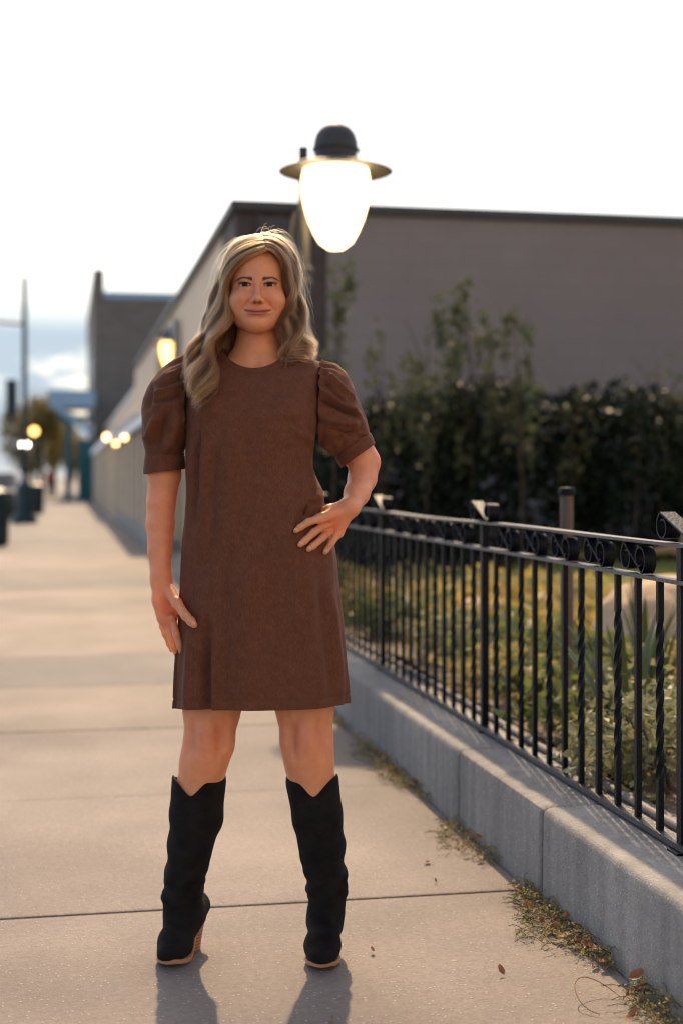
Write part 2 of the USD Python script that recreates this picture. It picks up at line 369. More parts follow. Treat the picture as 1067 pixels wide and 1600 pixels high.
for a, b in zip(ys[:-1], ys[1:]):
    obj('slab', fix_up(slab(a + .003, b - .003, -1.213, 1.262 if b < 16 else 1.84, (rng.random() - .5) * .002)), M_walk_shade if (7.9 < a < 9.2 or 14.5 < a < 16 or a > 21.5) else (M_walk_sunlit if 9.2 < a < 14.5 or 6.5 < a < 7.8 else M_walk), walk, smooth=40)  # bands of shade and sun are painted in by slab colour
obj('slab_run', box(-1.213, 1.84, ys[-1] + .003, 420, -.02, 0.0), M_walk_shade, walk)  # distant shade painted into the slab colour

# garden ground, raised behind the wall
def garden_ground():
    xs, yy = np.linspace(1.60, 26, 70), np.linspace(-3, 15.5, 70)
    X, Y = np.meshgrid(xs, yy, indexing='ij')
    Z = .19 + .10 * meshkit.fbm(np.stack([X * .6, Y * .6, X * 0], -1), 4, 2) + np.clip((X - 2.2) * .03, 0, .25)
    m = trimesh.Trimesh(np.stack([X, Y, Z], -1).reshape(-1, 3), tri(grid_faces(70, 70, False)), process=False)
    return fix_up(m)
GG = garden_ground()
GT = cKDTree(GG.vertices[:, :2])
def gz(x, y):
    d, i = GT.query([(x, y)], k=4)
    return float((GG.vertices[i[0], 2] / (d[0] + .01)).sum() / (1 / (d[0] + .01)).sum())
tag(obj('garden_ground', GG, M_soil, smooth=True), kind='structure')
# ------------------------------------------------------------------ retaining wall
def wall_section(y0, y1, x0=1.262, x1=1.60, z1=.255):
    """One poured length of wall: rounded, slightly chipped top edges."""
    prof = [(x0, -.14), (x0 + .001, .03), (x0 + .002, z1 - .022), (x0 + .006, z1 - .008), (x0 + .018, z1 - .001), (x0 + .05, z1), ((x0 + x1) / 2, z1 + .001), (x1 - .03, z1), (x1 - .008, z1 - .006), (x1, z1 - .02), (x1, -.14)]
    fine = []
    for a, b in zip(prof[:-1], prof[1:]):
        k = max(1, int(math.dist(a, b) / .03))
        fine += [(a[0] + (b[0] - a[0]) * i / k, a[1] + (b[1] - a[1]) * i / k) for i in range(k)]
    fine.append(prof[-1])
    n = max(4, int((y1 - y0) / .02))
    yy = np.r_[y0, y0 + .004, np.linspace(y0 + .012, y1 - .012, n), y1 - .004, y1]
    P = np.array([[(x, y, z) for x, z in fine] for y in yy])
    nz = meshkit.fbm(P * 9.0, 3, 4) - .5
    chip = np.clip(meshkit.noise(P * 34.0, 9) - .72, 0, 1) * 1.0
    xm = (x0 + x1) / 2
    edge = np.clip(1 - np.abs(P[..., 2] - z1) / .03, 0, 1) * np.clip(1 - (P[..., 0] - x0) / .03, 0, 1)
    end = np.clip(1 - np.minimum(yy - y0, y1 - yy) / .012, 0, 1)[:, None]
    P[..., 0] += np.sign(P[..., 0] - xm) * (nz * .004 - .004 * end) + edge * chip * .05
    P[..., 2] += nz * .003 * (P[..., 2] > .1) - edge * chip * .035 - .004 * end * (P[..., 2] > .2)
    m = loft(P, cap=True)
    return m
wallT = thing('retaining_wall', 'low grey concrete retaining wall with a cracked joint under the black fence', 'wall')
cuts = [1.2, 3.69, 4.52, 6.3, 8.0, 9.7, 11.4, 13.1, 14.8, 16.6]
for a, b in zip(cuts[:-1], cuts[1:]):
    m = wall_section(a + .003, b - .003)
    if m.volume < 0:
        m.invert()
    obj('wall_section', m, M_walltop, wallT, smooth=35)

# ------------------------------------------------------------------ fence
FXX = 1.44
fence = thing('iron_fence', 'black wrought iron fence with twisted pickets and scrolls on the low concrete wall', 'fence')
def bar(y, half, z0, z1, twisted):
    if not twisted:
        return box(FXX - half, FXX + half, y - half, y + half, z0, z1)
    t0, t1, n = z0 + .12, z1 - .10, 64
    zz = np.r_[z0, np.linspace(t0, t1, n), z1]
    rings = []
    for z in zz:
        a = np.clip((z - t0) / (t1 - t0), 0, 1) * math.pi * 4.0 + math.pi / 4
        rings.append([(FXX + half * 1.414 * math.cos(a + q * math.pi / 2), y + half * 1.414 * math.sin(a + q * math.pi / 2), z) for q in range(4)])
    return loft(rings)
PY = [4.815 + .1371 * k for k in range(-22, 87)]
for k, y in zip(range(-22, 87), PY):
    if k % 12 == 0:
        obj('post', cat([box(FXX - .0125, FXX + .0125, y - .0125, y + .0125, .256, .982)]), M_iron, fence)
        obj('post_foot', bevel_box(FXX - .03, FXX + .03, y - .03, y + .03, .2555, .2615, .001), M_iron, fence)
    else:
        obj('picket', bar(y, .0075, .277, .897, k % 2 != 0), M_iron, fence)
def spiral(r0=.034, w=.03, t=.004, turns=1.55, half=.033):
    """An S of flat bar: two curls joined by a diagonal, in the fence plane (u along -Y, w up)."""
    q = []
    for s in np.linspace(1, 0, 30):
        a = math.pi / 2 + .35 + s * turns * 2 * math.pi * .66
        r = r0 * (1 - .56 * s)
        q.append((-half + r * math.cos(a), r * math.sin(a)))
    left = np.array(q)
    right = -left[::-1]
    p = np.vstack([left, right])
    p = np.c_[np.zeros(len(p)), -p[:, 0], p[:, 1]]
    d = np.gradient(p, axis=0)
    d /= np.linalg.norm(d, axis=1, keepdims=True)
    nrm = np.cross(d, [1, 0, 0])
    ring = [p + nrm * t / 2 + [w / 2, 0, 0], p - nrm * t / 2 + [w / 2, 0, 0], p - nrm * t / 2 - [w / 2, 0, 0], p + nrm * t / 2 - [w / 2, 0, 0]]
    m = loft(np.stack(ring, 1))
    if m.volume < 0:
        m.invert()
    return m
SP, SPF = spiral(r0=.0385, w=.032, half=.043), spiral(r0=.036, w=.040, t=.005, half=.080)
for k, y in zip(range(-22, 87), PY):
    if k % 12 in (2, 4, 6, 8, 10):
        obj('scroll', moved(SP, (FXX, y, .9435)), M_iron, fence, smooth=30)
    elif k % 12 == 0:
        obj('finial', moved(SPF, (FXX, y, 1.030)), M_iron, fence, smooth=30)
y0, y1 = PY[0] - .05, PY[-1] + .05
def rail(z0, z1, half, sag=0.0):
    yy = np.linspace(y0, y1, 160)
    dz = sag * (meshkit.noise(np.c_[yy * .9, yy * 0, yy * 0], 3) - .5)
    dx = sag * .8 * (meshkit.noise(np.c_[yy * .7, yy * 0, yy * 0 + 5], 8) - .5)
    rings = [[(FXX + x + c, y, a + b) for a, c in ((z0, -half), (z0, half), (z1, half), (z1, -half))] for y, b, x in zip(yy, dz, dx)]
    m = loft(rings)
    if m.volume < 0:
        m.invert()
    return m
obj('top_rail', rail(.9835, .9915, .0175, .012), M_ironrail, fence)
obj('middle_rail', rail(.894, .904, .0165, .004), M_ironrail, fence)
obj('bottom_rail', rail(.263, .277, .018, .003), M_ironrail, fence)

yy = np.linspace(1.6, 15.2, 260)
cpts = np.c_[1.525 + .012 * np.sin(yy * 1.3), yy, np.full_like(yy, .268)]
cr = np.tile([.0125, .0105], 130)
c_ = tag(obj('conduit', tube(cpts, cr, 8), M_conduit, smooth=60), 'pale ribbed conduit running along the wall behind the fence', 'pipe')

# ------------------------------------------------------------------ lamp post
LX, LY = 1.545, 9.35
def street_lamp(name, label, x, y, z0, sc, glow, rot, up=0.0):
    t = thing(name, label, 'street lamp', (x, y, z0), rot, None, sc)
    H = 2.62 + up
    obj('pole', lathe([(.10, 0), (.10, .02), (.085, .04), (.075, .32), (.06, .38), (.046, .42), (.043, 2.0), (.043, H)], 24), M_pole, t, smooth=35)
    obj('collar', lathe([(.044, 2.12), (.062, 2.13), (.062, 2.15), (.05, 2.17), (.05, 2.20), (.066, 2.215), (.066, 2.24), (.044, 2.26)], 24, (0, 0, up)), M_pole, t, smooth=35)
    obj('top_tube', bevel_box(-.034, .034, -.034, .034, H, 3.05 + up, .006), M_pole, t)
    # scrolled bracket
    a = np.linspace(0, 1, 24)
    obj('bracket', tube(np.c_[.0 + .20 * a, -.26 * a, 2.86 + up + .07 * np.sin(a * math.pi)], .017, 8), M_pole, t, smooth=50)
    a = np.linspace(0, math.pi * 1.6, 30)
    obj('bracket_scroll', tube(np.c_[-.055 - .03 * np.sin(a), np.full(30, -.01), 2.58 + up - .10 * a + .03 * np.cos(a)], .011, 8), M_pole, t, smooth=50)
    cx, cy = .215, -.22
    obj('shade', lathe([(.0, 3.155), (.05, 3.148), (.10, 3.122), (.132, 3.08), (.146, 3.03), (.149, 2.99), (.158, 2.985), (.158, 2.975), (.142, 2.97), (.145, 2.93), (.19, 2.90), (.27, 2.875), (.372, 2.842), (.378, 2.836), (.372, 2.830), (.26, 2.848), (.235, 2.85), (0, 2.86)], 48, (cx, cy, up)), M_pole, t, smooth=35)
    obj('shade_screw', moved(trimesh.creation.icosphere(2, .014), (cx + .158, cy, 2.972 + up)), M_pole, t, smooth=True)
    obj('globe', lathe([(.205, 2.848), (.216, 2.80), (.218, 2.74), (.214, 2.68), (.200, 2.60), (.176, 2.52), (.142, 2.44), (.105, 2.375), (.05, 2.335), (0, 2.326)], 48, (cx, cy, up)), glow, t, smooth=True)
    return t
street_lamp('street_lamp', 'tall grey street lamp with a brimmed shade and lit white globe behind the woman', LX, LY, .255, 1.0, M_globe, -math.degrees(TH), .05)
street_lamp('street_lamp', 'smaller far street lamp glowing orange above the shoulder on the left', 1.60, 24.6, 0.0, 1.0, M_globe_far, -10, .60)

# ------------------------------------------------------------------ grey building beside the garden
M_post = plain('cream_post', (0.82, 0.64, 0.45), 0.6, var=0.08)
B = thing('shop_building', 'low grey building with beige street front and dark blank end wall', 'building')
BX, BY, BZ = 1.80, 15.6, 4.21
obj('end_wall', box(BX + 1.05, 40, BY, 30, -.1, BZ - .12), M_stucco, B)
obj('corner_pier', box(BX + .02, BX + 1.046, BY + .02, BY + 1.4, -.1, BZ - .12), M_brownbrick, B)
obj('coping', bevel_box(BX - .04, 40.05, BY - .06, 38.04, BZ - .118, BZ, .015), M_darktrim, B)
obj('front_wall', box(BX + .06, BX + 1.0, BY + 1.404, 38, 2.3, BZ - .12), M_beige, B)
for k in range(70):
    y = BY + 1.5 + k * .32
    obj('siding_board', box(BX + .035, BX + .058, y, y + .30, 2.75, BZ - .13), M_beige, B)
obj('front_base', box(BX + .5, BX + 1.0, BY + 1.404, 38, -.1, 2.298), M_glass, B)
for k in range(12):
    y = BY + 1.6 + k * 1.85
    obj('pilaster', bevel_box(BX + .05, BX + .49, y, y + .5, 0, 2.297, .02), M_beige, B)
    if k < 11:
        w = obj('window', box(BX + .40, BX + .44, y + .5, y + 1.85, .55, .62), M_trim, B)
        obj('window_frame', box(BX + .40, BX + .44, y + 1.12, y + 1.17, .62, 2.29), M_trim, w)
        obj('sill_panel', box(BX + .38, BX + .46, y + .5, y + 1.85, 0, .548), M_beige, B)
obj('wall_vent', cat([box(BX + .30, BX + .62, BY - .05, BY + .02, 3.75, 4.02), box(BX + .26, BX + .30, BY - .07, BY + .02, 3.70, 4.06), box(BX + .62, BX + .66, BY - .07, BY + .02, 3.70, 4.06)]), M_darktrim, B)
sg = obj('sign_board', box(BX - .06, BX + .03, 23.5, 26.6, 3.05, 3.75), M_trim, B)
obj('sign_edge', box(BX - .08, BX - .062, 23.46, 23.6, 3.0, 3.8), M_darktrim, sg)
obj('sign_face', box(BX - .075, BX - .063, 23.62, 26.5, 3.1, 3.7), M_silver, sg)
# awning over the shopfront
AW = obj('awning', cat([trimesh.convex.convex_hull(np.array([(BX + .03, y, 2.72) for y in (23.0, 37.5)] + [(BX + .03, y, 2.66) for y in (23.0, 37.5)] + [(1.22, y, 2.20) for y in (23.0, 37.5)] + [(1.22, y, 2.05) for y in (23.0, 37.5)] + [(BX + .03, y, 2.05 + .40) for y in (23.0, 37.5)]))]), M_awning, B)
obj('awning_soffit', box(1.24, BX + .04, 23.02, 37.48, 2.0, 2.045), M_darktrim, B)
for k in range(7):
    y = 23.4 + 2.3 * k
    obj('awning_post', bevel_box(1.27, 1.45, y, y + .18, .02, 2.0, .02), M_post, B)
    obj('post_base', bevel_box(1.24, 1.48, y - .03, y + .21, .001, .30, .02), M_trim, B)
M_bulb = emit('warm_bulb', (1.0, 0.55, 0.2), 7.0)
for k in range(2):
    obj('soffit_lamp', moved(trimesh.creation.icosphere(2, .05), (1.19, 30.5 + 5.5 * k, 2.0)), M_bulb, B, smooth=True)

# next shops further on, with a long white canopy
B2 = thing('canopy_shops', 'row of far shops under a long pale canopy beyond the grey building', 'building')
obj('wall', box(1.98, 9, 38.1, 74.9, -.1, 3.6), M_beige, B2)
obj('roof_edge', box(1.93, 9, 38.06, 74.8, 3.602, 3.8), M_trim, B2)
obj('canopy', trimesh.convex.convex_hull(np.array([(1.97, y, 3.0) for y in (38.3, 74)] + [(1.15, y, 2.45) for y in (38.3, 74)] + [(1.15, y, 2.2) for y in (38.3, 74)] + [(1.97, y, 2.4) for y in (38.3, 74)])), M_awning, B2)
for k in range(14):
    y = 39 + k * 2.55
    obj('window', box(1.955, 1.978, y, y + 1.5, .5, 2.15), M_glass, B2)
    obj('column', box(1.90, 1.977, y + 1.75, y + 2.3, 0, 2.19), M_trim, B2)
for k in range(13):
    y = 38.8 + 2.7 * k
    obj('canopy_post', bevel_box(1.20, 1.40, y, y + .2, .001, 2.3, .02), M_post, B2)
for k in range(1):
    obj('canopy_lamp', moved(trimesh.creation.icosphere(2, .08), (1.10, 41 + 5 * k, 2.3)), M_bulb, B2, smooth=True)

B3 = thing('brick_building', 'dark grey brick building with raised parapet beyond the canopy shops', 'building')
obj('wall', box(1.35, 14, 75, 100, -.1, 10.5), M_greybrick, B3)
obj('coping', box(1.9, 14.05, 74.93, 100.05, 10.502, 10.85), M_bluepanel, B3)
obj('parapet', box(1.33, 1.88, 74.95, 100, 10.502, 12.0), M_greybrick, B3)
for k in range(6):
    w = obj('window', box(1.32, 1.348, 77 + 3.6 * k, 78.6 + 3.6 * k, 6.2, 8.6), M_glass, B3)
    obj('sill', box(1.28, 1.348, 76.9 + 3.6 * k, 78.7 + 3.6 * k, 6.05, 6.198), M_trim, w)

B4 = thing('teal_porch', 'teal shop porch with pale blue roof at the far end of the sidewalk', 'porch')
for (x, y) in ((.05, 71.0), (.05, 74.0)):
    obj('post', bevel_box(x - .16, x + .16, y - .16, y + .16, 0, 3.9, .03), M_teal, B4)
obj('roof', box(-.9, 1.32, 70.4, 74.8, 4.6, 5.4), M_bluepanel, B4)
obj('lintel', box(-.5, 1.3, 70.8, 71.2, 3.9, 4.2), M_teal, B4)
br = trimesh.creation.box((2.3, .3, .3)); br.apply_transform(trimesh.transformations.rotation_matrix(.6, (0, 1, 0))); br.apply_translation((.3, 70.6, 4.0))
obj('brace', br, M_bluepanel, B4)
obj('panel', box(.5, 1.3, 71.0, 71.1, 0, 3.0), M_teal, B4)

# ------------------------------------------------------------------ leaves
def leaf_cloud(pts, size, rng, aspect=.5, flat=.0, fold=.25):
    """Many small folded leaves at the points."""
    n = len(pts)
    d = rng.normal(size=(n, 3)); d[:, 2] *= (1 - flat); d /= np.linalg.norm(d, axis=1, keepdims=True)
    u = rng.normal(size=(n, 3)); u[:, 2] += flat * 3
    s = np.cross(d, u); s /= np.linalg.norm(s, axis=1, keepdims=True) + 1e-9
    nn = np.cross(s, d)
    L = (size * (.6 + .8 * rng.random(n)))[:, None]
    a, b = pts - d * L / 2, pts + d * L / 2
    l, r = pts + s * L * aspect / 2 + nn * L * fold * .3, pts - s * L * aspect / 2 + nn * L * fold * .3
    v = np.stack([a, r, b, l], 1).reshape(-1, 3)
    i = np.arange(n)[:, None] * 4
    f = np.vstack([i + [0, 1, 2], i + [0, 2, 3]])
    return trimesh.Trimesh(v, f, process=False)
def blob_points(n, rng, r, clumps, spread):
    c = rng.normal(size=(clumps, 3)); c *= (rng.random(clumps) ** .4 / np.linalg.norm(c, axis=1))[:, None]
    p = c[rng.integers(0, clumps, n)] + rng.normal(size=(n, 3)) * spread
    return p * np.array(r)
def tree(name, label, x, y, z0, h, crown, crown_z, mat_, n, size, seed, group=None, limbs=7, trunk=.05, clumps=60, spread=.13, category='tree'):
    g = np.random.default_rng(seed)
    t = thing(name, label, category, (x, y, z0), 0, group)
    bits = [tube(np.c_[.04 * np.sin(np.linspace(0, 3, 8) + seed), .04 * np.cos(np.linspace(0, 2, 8) + seed), np.linspace(-.1, h * .92, 8)], np.linspace(trunk, trunk * .25, 8), 7)]
    for k in range(limbs):
        a, z = g.random() * 6.28, crown_z + (g.random() - .6) * crown[2]
        e = np.array([math.cos(a) * crown[0] * .8, math.sin(a) * crown[1] * .8, z + crown[2] * .4])
        s = np.array([0, 0, max(.1, z - crown[2] * .3)])
        q = np.linspace(0, 1, 6)[:, None]
        bits.append(tube(s + (e - s) * q + np.array([0, 0, .12]) * np.sin(q * 3.1) * crown[2], np.linspace(trunk * .5, trunk * .1, 6), 5))
    obj('trunk', cat(bits), M_bark, t, smooth=50)
    p = blob_points(n, g, crown, clumps, spread) + [0, 0, crown_z]
    p = p[p[:, 2] > .05]
    obj('crown', leaf_cloud(p, size, g), mat_, t)
    return t

# hedge in front of the end wall
hr = np.random.default_rng(11)
hx = np.linspace(2.2, 10.5, 7)
for i in range(6):
    x0, x1 = hx[i], hx[i + 1]
    t = thing('hedge_shrub', ['dense dark hedge shrub nearest the lamp post', 'second dark hedge shrub from the lamp post, with bare gaps at its foot', 'dark hedge shrub in the middle of the row by the grey wall',
              'dark hedge shrub behind the black garden pole', 'tall dark hedge shrub towards the right edge of the picture', 'dark hedge shrub at the far right end of the row'][i], 'hedge', ((x0 + x1) / 2, 12.9 + .2 * math.sin(i * 2), .25), 0, 'hedge along the grey wall')
    n = 9000
    p = hr.random((n, 3)) * [x1 - x0 + .3, 1.3, 1] - [(x1 - x0 + .3) / 2, .65, 0]
    top = 1.62 + .28 * (meshkit.fbm(np.c_[(p[:, 0] + x0) * 1.3, p[:, 1], p[:, 0] * 0], 3, 6) - .5) * 2 + .12 * math.sin(i * 1.7)
    p[:, 2] = top * p[:, 2] ** .75
    hole = meshkit.fbm(np.c_[p[:, 0] + x0, p[:, 1], p[:, 2]] * 3.2, 3, 8)
    p = p[hole > .40]
    obj('foliage', leaf_cloud(p, .085, hr, .6), M_hedge, t)
    stems = []
    for k in range(9):
        s = np.array([(hr.random() - .5) * (x1 - x0), (hr.random() - .5) * .8, -.1])
        stems.append(tube(np.linspace(s, s + [(hr.random() - .5) * .4, (hr.random() - .5) * .4, 1.5], 5), np.linspace(.022, .006, 5), 5))
    obj('stem', cat(stems), M_bark, t)
for i, (x, y, h, w) in enumerate([(2.3, 12.2, 2.8, .20), (3.13, 12.3, 2.45, .36), (3.55, 12.4, 2.75, .30), (3.97, 12.2, 2.48, .22), (5.4, 12.4, 2.15, .4), (4.6, 12.5, 1.95, .2), (2.72, 12.3, 2.4, .15)]):
    tree('sapling', ['slim leafy sapling just right of the lamp post', 'bushy sapling left of the tallest one against the grey wall', 'tallest sapling rising against the grey wall', 'thin sapling right of the tallest one against the grey wall',
                     'sparse sapling at the right edge above the hedge', 'bare low sapling between the wall saplings and the right edge', 'small leafy twig growing above the hedge left of the bushy sapling'][i], x, y, .25, h, (w, w, h * .33), h * .68, M_sapleaf, [300, 400, 460, 260, 180, 80, 80][i], .10, 30 + i, 'saplings against the grey wall', 6, .014, 22, .12, 'sapling')

# ------------------------------------------------------------------ garden
gr = np.random.default_rng(5)
LW = []
lx, ly = np.meshgrid(np.linspace(2.9, 9, 40), np.linspace(6.9, 12.3, 30), indexing='ij')
lz = np.array([[gz(a, b) + .02 for a, b in zip(r, s)] for r, s in zip(lx, ly)])
lawn = fix_up(trimesh.Trimesh(np.stack([lx, ly, lz], -1).reshape(-1, 3), tri(grid_faces(40, 30, False)), process=False))
tag(obj('lawn', lawn, M_grass, smooth=True), kind='structure')
def blades(pts, h, rng, w=.006):
    n = len(pts)
    a = rng.random(n) * 6.28
    s = np.c_[np.cos(a), np.sin(a), a * 0] * w
    lean = np.c_[rng.normal(size=n), rng.normal(size=n), np.zeros(n)] * .35
    hh = (h * (.5 + .8 * rng.random(n)))[:, None]
    tip = pts + (lean + [0, 0, 1]) * hh
    v = np.stack([pts - s, pts + s, tip], 1).reshape(-1, 3)
    return trimesh.Trimesh(v, np.arange(3 * n).reshape(-1, 3), process=False)
gp = gr.random((16000, 2)) * [6.1, 5.4] + [2.9, 6.9]
gp = np.c_[gp, [lz[min(39, int((a - 2.9) / 6.1 * 39)), min(29, int((b - 6.9) / 5.4 * 29))] for a, b in gp]]
tag(obj('lawn_grass', blades(gp, .06, gr, .006), leafmat('grass_blades', [(.28, .30, .08), (.36, .35, .11), (.42, .37, .13)], .35)), 'short green grass of the small garden lawn', 'grass', kind='stuff')
# ground cover of leaves and litter over the beds
n = 26000
cp = gr.random((n, 2)) * [7.5, 12.5] + [1.63, 2.2]
keep = (meshkit.fbm(np.c_[cp * 1.1, cp[:, :1] * 0], 3, 21) > .42) & ~((cp[:, 0] > 3.0) & (cp[:, 1] > 6.9) & (cp[:, 1] < 12.2))
cp = cp[keep]
d, ii = GT.query(cp)
cz = GG.vertices[ii, 2] + .02 + gr.random(len(cp)) ** 2 * .16
hue = meshkit.fbm(np.c_[cp * .9, cp[:, :1] * 0], 2, 33)
for nm, lb, mt, sel in (('ground_cover', 'low green and yellow ground cover in the garden beds', M_green, hue < .52), ('leaf_litter', 'fallen orange and rust leaves among the garden plants', M_rust, hue >= .52)):
    q = np.c_[cp, cz][sel]
    tag(obj(nm, leaf_cloud(q, .065, gr, .65, .3), mt), lb, 'plants' if nm[0] == 'g' else 'leaves', kind='stuff')

def mound(name, label, catg, mt, r, h, n, size, seed, flowers=None):
    g = np.random.default_rng(seed)
    t = thing(name, label, catg, (0, 0, 0))
    p = blob_points(n, g, (r, r, h * .55), 26, .2); p[:, 2] = np.abs(p[:, 2] + h * .45)
    obj('foliage', leaf_cloud(p, size, g, .55, .2), mt, t)
    st = [tube(np.linspace((0, 0, -.05), (math.cos(a) * r * .6, math.sin(a) * r * .6, h * .8), 4), np.linspace(.008, .003, 4), 4) for a in g.random(8) * 6.28]
    obj('stem', cat(st), M_bark, t)
    if flowers:
        a = g.random((flowers[1], 3)); q = blob_points(flowers[1], g, (r, r, h * .5), 20, .15); q[:, 2] = np.abs(q[:, 2]) + h * .55
        obj('flowers', leaf_cloud(q, size * .8, g, .9, .3), flowers[0], t)
    return t
protos = {
    'gold': (mound('garden_shrub', 'golden autumn shrub low in the garden bed', 'shrub', M_gold, .30, .24, 620, .05, 41), 'golden shrubs in the garden bed'),
    'green': (mound('leafy_plant', 'broad leaved green plant in the garden bed', 'plant', M_green, .22, .22, 420, .065, 42), 'green leafy plants in the bed'),
    'rust': (mound('rust_shrub', 'rust brown fading shrub in the garden bed', 'shrub', M_rust, .28, .24, 600, .05, 43), 'rust coloured shrubs in the bed'),
    'var': (mound('variegated_plant', 'cream edged variegated plant by the fence foot', 'plant', M_variegated, .24, .26, 800, .042, 44), 'variegated plants by the fence'),
}
def iris():
    g = np.random.default_rng(45)
    t = thing('iris_clump', 'clump of long grey green sword leaves behind the fence', 'plant', (0, 0, 0))
    for k in range(16):
        a, L, lean = g.random() * 6.28, .28 + .24 * g.random(), .1 + .45 * g.random()
        q = np.linspace(0, 1, 9)
        p = np.c_[np.cos(a) * lean * q ** 1.7 * L, np.sin(a) * lean * q ** 1.7 * L, L * q * (1 - .25 * lean * q)] + np.array([math.cos(a), math.sin(a), 0]) * .03
        w = .0125 * np.sin(np.clip(.25 + q * .75, 0, 1) * math.pi) ** .6
        s = np.array([-math.sin(a), math.cos(a), 0])
        nn = np.array([math.cos(a), math.sin(a), .3]) * .003
        rings = np.stack([p + s * w[:, None], p + nn, p - s * w[:, None], p - nn], 1)
        obj('leaf', loft(rings), M_iris, t, smooth=60)
    return t
protos['iris'] = (iris(), 'sword leaved clumps in the bed')
spots = []
for kind, pts in {'iris': [(2.08, 4.85), (1.76, 4.3), (2.42, 5.7)], 'var': [(1.70, 3.80), (1.73, 4.06), (1.84, 4.42), (1.78, 6.6)],
                  'gold': [(2.45, 6.9), (2.62, 7.35), (2.3, 7.5), (2.05, 9.2), (2.4, 8.3), (2.9, 8.6)],
                  'green': [(1.77, 4.65), (1.86, 5.2), (2.2, 5.35), (1.98, 4.95), (1.85, 6.0), (2.1, 7.0), (1.9, 8.0), (1.85, 9.8), (2.5, 6.05), (2.15, 6.2)],
                  'rust': [(2.3, 5.15), (1.95, 7.5), (2.2, 8.7), (1.9, 8.9), (1.85, 10.5), (2.85, 7.7), (1.73, 5.6), (2.6, 8.9)]}.items():
    root, group = protos[kind]
    tag(root, group=group)
    for i, (x, y) in enumerate(pts):
        loc = (x, y, gz(x, y) - .01)
        if i == 0:
            root.GetAttribute('xformOp:translate').Set(Gf.Vec3d(*loc))
        else:
            dup(root, loc, gr.random() * 360, scale=.8 + .5 * gr.random())
ORD = ['nearest the camera', 'second nearest the camera', 'third nearest the camera', 'fourth nearest the camera', 'fifth nearest the camera', 'sixth nearest the camera', 'seventh nearest the camera', 'eighth nearest the camera', 'second farthest back', 'farthest back']
for base, what in (('garden_shrub', 'golden autumn shrub behind the fence, %s of its kind'), ('leafy_plant', 'green leafy plant behind the fence, %s of its kind'), ('rust_shrub', 'rust yellow fading shrub behind the fence, %s of its kind'), ('variegated_plant', 'cream edged variegated plant by the fence foot, %s of its kind')):
    found = [p for p in stage.GetPrimAtPath('/World').GetChildren() if p.GetName().startswith(base)]
    for i, p in enumerate(sorted(found, key=lambda p: p.GetAttribute('xformOp:translate').Get()[1])):
        p.SetCustomDataByKey('label', what % ORD[i])
LABELS = {'/World/iris_clump': 'clump of long grey green sword leaves below the boulder at right', '/World/iris_clump_001': 'small clump of sword leaves nearest the camera by the fence', '/World/iris_clump_002': 'sword leaved clump furthest back beside the boulder'}
for k, v in LABELS.items():
    p = stage.GetPrimAtPath(k); p.SetCustomDataByKey('label', v); p.ClearCustomDataByKey('group')
# boulder
bm = trimesh.creation.icosphere(4)
bm.vertices *= 1 + .5 * (meshkit.fbm(bm.vertices * 1.3 + 4, 3, 3) - .5)[:, None]
bm.vertices *= [.44, .40, .34]
bo = obj('boulder', moved(bm, (2.92, 6.5, .30)), M_rock, smooth=True)
tag(bo, 'rounded tan boulder in the garden behind the fence', 'boulder')
bm2 = trimesh.creation.icosphere(3); bm2.vertices *= (1 + .5 * (meshkit.fbm(bm2.vertices * 1.7 + 9, 3, 3) - .5)[:, None]) * [.18, .14, .12]
tag(obj('garden_stone', moved(bm2, (2.35, 7.9, .34)), M_rock, smooth=True), 'small pale stone among the golden shrubs', 'stone')
# pole in the bed
pt = thing('garden_pole', 'dark capped metal pole standing in the bed just behind the fence', 'pole', (1.76, 4.86, .2))
obj('upper_tube', lathe([(.0235, .26), (.0235, .90), (.022, .905)], 20), M_pipe, pt, smooth=40)
obj('lower_tube', lathe([(.017, -.1), (.017, .255), (.019, .26)], 20), M_mauvepipe, pt, smooth=40)
obj('cap', lathe([(.029, .885), (.030, .89), (.030, .905), (.026, .913), (.0, .915)], 20), M_iron, pt, smooth=40)
gs = thing('garden_ornament', 'pale weathered driftwood ornament in front of the dark hedge', 'ornament', (4.55, 9.9, .42))
obj('stump', tube(np.array([(0, 0, -.1), (.02, 0, .15), (-.02, .02, .35), (.03, 0, .52)]), [.10, .075, .06, .015], 8), plain('driftwood', (.22, .17, .13), .8), gs, smooth=50)
obj('branch', tube(np.array([(0, 0, .15), (-.15, 0, .2), (-.4, .02, .16)]), [.05, .035, .012], 7), plain('driftwood_dark', (.20, .12, .08), .8), gs, smooth=50)

